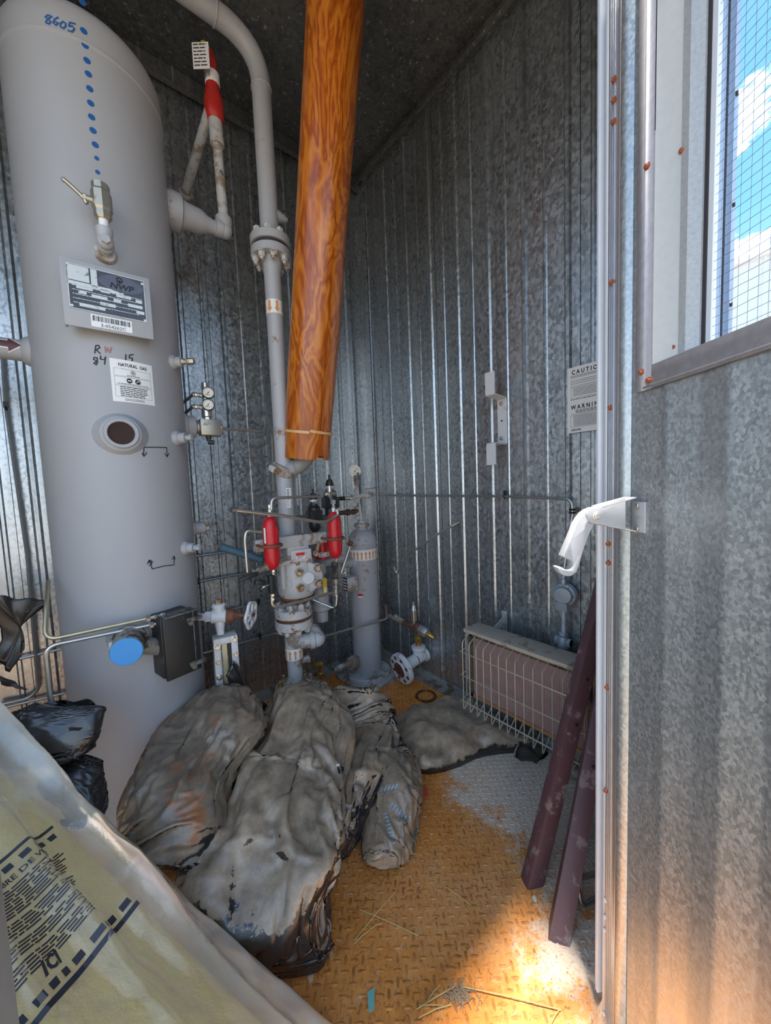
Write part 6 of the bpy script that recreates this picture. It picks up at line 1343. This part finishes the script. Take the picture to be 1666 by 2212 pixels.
wrn = a.noise(18, 5, .65, dist=1.); 
a.set(base=(.93, .85, .70), rough=.17, spec=.8); a.bump(wrn, .25, .004)
tr = a.n('ShaderNodeBsdfTransparent', {'Color': (1, .985, .95, 1)}); lw = a.n('ShaderNodeLayerWeight', {'Blend': .35})
fac = a.math('MINIMUM', a.math('ADD', a.math('MULTIPLY', lw.outputs['Facing'], .50), a.math('ADD', .07, a.math('MULTIPLY', a.ramp(a.noise(5, 5, .65), [(.4, 0), (.75, 1)]), .16))), .96)
gp_ = a.n('ShaderNodeNewGeometry').outputs['Position']; dd_ = a.n('ShaderNodeVectorMath', {0: a.n('ShaderNodeVectorMath', {0: gp_, 1: tuple(IA)}, operation='SUBTRACT').outputs[0], 1: tuple(e2)}, operation='DOT_PRODUCT').outputs['Value']
fac = a.math('MINIMUM', a.math('ADD', fac, a.math('MULTIPLY', a.ramp(a.math('ADD', dd_, a.math('MULTIPLY', a.noise(1, 4, .6, a.co((8, 8, 8))), .06)), [(.07, 1), (.17, 0)]), .42)), .95)   # gathered layers of film along the hem
ms = a.n('ShaderNodeMixShader', {0: fac, 1: tr.outputs[0], 2: a.b.outputs[0]})
gl = a.n('ShaderNodeBsdfGlossy', {'Color': (1, 1, 1, 1), 'Roughness': .16, 'Normal': a.b.inputs['Normal'].links[0].from_socket}); fr_n = a.n('ShaderNodeFresnel', {'IOR': 1.6, 'Normal': a.b.inputs['Normal'].links[0].from_socket})
m2 = a.n('ShaderNodeMixShader', {0: a.math('MINIMUM', a.math('MULTIPLY', fr_n.outputs[0], .9), .6), 1: ms.outputs[0], 2: gl.outputs[0]}); a.t.links.new(m2.outputs[0], o_.inputs[0]); FILM = a.m
a = NT('yellow_fibreglass'); f = a.noise(26, 7, .7); g = a.noise(1, 4, .6, a.co((7, 30, 20)))
a.set(base=a.mix(f, (.98, .84, .42), (.90, .72, .28)), rough=.95); a.bump(a.math('ADD', f, g), .7, .01); BATT = a.m
m = MB(); m.grid(lambda u, v: shell_pt(u, v), 170, 150); film = m.part('plastic_film', FILM, ib, ang=180)
def core(u, v):
    a = A0+.09+(A1-A0-.1)*u; th = v*2*PI; bb = B1*.5+.045+(B1*.5-.0)*math.copysign(abs(math.cos(th))**.35, math.cos(th)); ll = -.096+.062*math.copysign(abs(math.sin(th))**.35, math.sin(th))
    k = min(1, u/.04, (1-u)/.04)**.5
    p = ipt(a, B1*.5+.045+(bb-B1*.5-.045)*(.8+.2*k), -.096+(ll+.096)*k+.006*noise.noise(V(a*6, bb*9, 1)))
    p.z = max(p.z, .01); return p
m = MB(); m.grid(core, 60, 80, cv_=True); m.part('fibreglass_batt', BATT, ib, ang=180)
# printing on the film: frame axes from the printed bars
p00, p01 = (85, 2200), (285, 1965)
def ic(p): q = IP(*p)-IA; return q.dot(e1), q.dot(e2)
a_low, bb0 = ic((85, 2200)); a_low2, bb1 = ic((285, 1965)); a_hi, bt0 = ic((5, 1872)); a_hi2, bt1 = ic((100, 1805))
aL = (a_low+a_low2)/2; aH = (a_hi+a_hi2)/2; bN = (bb1+bt1)/2      # text runs from large b towards bN, lines step from aH down to aL
def IK(x, y): a, b = aH-y, bN+x; return ipt(a, b, wr(a, b)+.0016)   # x: distance from the far column edge, y: down the page
INKF = plain('film_ink', (.035, .035, .05), .5)
def fine(m, x0, y0, x1, y1):                    # print patch that follows the wrinkles
    n = max(1, int(abs(x1-x0)/.012))
    for k in range(n): xa, xb = x0+(x1-x0)*k/n, x0+(x1-x0)*(k+1)/n; m.add([IK(xa, y0), IK(xb, y0), IK(xb, y1), IK(xa, y1)], [(0, 1, 2, 3)])
WD, PG = .34, aH-aL
m = MB(); fine(m, 0, -.006, WD, .0); m.part('printed_bar', INKF, film, recalc=False)
m = MB(); fine(m, 0, PG-.002, WD+.12, PG+.007); m.part('printed_bar', INKF, film, recalc=False)
x = .006
while x < WD: m = MB(); fine(m, x, .009, x+.012, .020); m.part('printed_dash', INKF, film, recalc=False); x += .021
x = .004
while x < WD+.12: m = MB(); fine(m, x, PG-.020, x+.014, PG-.008); m.part('printed_dash', INKF, film, recalc=False); x += .024
m = MB()
for k in range(26):
    y = .046+k*(PG-.085)/27
    if k in (9, 15, 20): continue
    xa = .012+random.uniform(0, .012)+(.02 if k in (8, 14) else 0)+k*.0012; xe = WD*random.uniform(.86, 1.)
    while xa < xe: ww = random.uniform(.010, .034); fine(m, xa, y, min(xa+ww, xe), y+.0028); xa += ww+.0035
m.part('small_print', INKF, film, recalc=False)
text('FIBERGLASS INSULANT FIBRE DE VERRE', .0130, INKF, lambda x, y: IK(.262-x, .038-y), film, bold=.0003)
text('ICI', .030, INKF, lambda x, y: IK(.16-x-y*.25, PG-.030-y), film, bold=.0012, sx=1.)
m = MB(); cxy = (.215, PG*.62)
for k in range(28): t0_, t1_ = 2*PI*k/28, 2*PI*(k+1)/28; m.add([IK(cxy[0]+r*math.cos(t), cxy[1]+r*math.sin(t)) for r, t in ((.030, t0_), (.030, t1_), (.0318, t1_), (.0318, t0_))], [(0, 1, 2, 3)])
m.part('printed_ring', INKF, film, recalc=False)
# torn film lip at the floor end
# ================================================================== LITTER ON THE FLOOR
def straw(p0, p1, k, lab):
    a, b = PZ(*p0, .004), PZ(*p1, .004); mid = (a+b)/2+V(noise.noise(V(k*3.3, 0, 0))*.006, 0, .003)
    MB().tube([a, mid, b], .0012, 5).thing('straw', STRAW, lab, 'straw', 'dry straws on the rusty floor')
for k, (p0, p1, lab) in enumerate((
    ((778, 1965), (905, 2022), 'straw lying crosswise over another straw beside the big bag'), ((858, 1922), (765, 2032), 'long straw running under the crossing straw beside the big bag'),
    ((765, 2040), (800, 2008), 'short straw at the lower end of the crossed straws'), ((798, 2008), (826, 1994), 'short straw beside the crossed straws'), ((962, 1915), (1018, 1956), 'lone straw on the middle of the orange floor'),
    ((905, 2198), (975, 2170), 'thick straw below the small straw clump'), ((900, 2180), (985, 2130), 'straw leading into the small straw clump'), ((905, 2172), (960, 2172), 'short level straw under the straw clump'),
    ((1000, 2132), (1212, 2182), 'longest straw, running right from the straw clump'), ((1210, 2180), (1190, 2212), 'dark bent straw near the door edge'), ((925, 2160), (950, 2128), 'short straw pointing up left of the straw clump'))): straw(p0, p1, k, lab)
m = MB()
for k in range(60):
    q = PZ(random.gauss(990, 22), random.gauss(2150, 9), .003); t = random.uniform(0, PI); d = V(math.cos(t), math.sin(t), 0)*random.uniform(.006, .02); m.tube([q-d, q+d+Z*random.uniform(.001, .006)], .0007, 4)
m.thing('chaff_clump', plain('grey_chaff', (.33, .25, .16), .8), 'small tangled clump of chaff on the floor by the straws', 'chaff', kind='stuff')
def chip(px, py, w_, h_, mat, lab, nm, seed):
    q = PZ(px, py, .004); k = S(q); n = 9; m = MB(); pts = []
    for i in range(n): t = 2*PI*i/n; r = random.uniform(.6, 1.1); pts.append(q+fx_*(w_*k*r*math.cos(t))+fb_*(h_*k*1.7*r*math.sin(t))+Z*random.uniform(0, .004))
    m.prism(pts, Z*.0012); m.thing(nm, mat, lab, 'scrap')
TEAL = plain('teal_scrap', (.22, .52, .42), .5)
chip(803, 2158, 9, 14, TEAL, 'larger pale teal scrap on the floor near the insulation bag', 'plastic_chip', 1); chip(1155, 1943, 5, 5, plain('pale_scrap', (.66, .74, .62), .5), 'small pale green scrap at the foot of the left angle iron', 'plastic_chip', 2)
chip(916, 1711, 11, 9, plain('red_scrap', (.75, .09, .04), .5), 'red scrap on the floor beside the rounded bag', 'plastic_chip', 3); chip(671, 2108, 8, 9, plain('cream_scrap', (.62, .48, .32), .6), 'cream paper scrap on the floor beside the insulation bag', 'paper_scrap', 4)
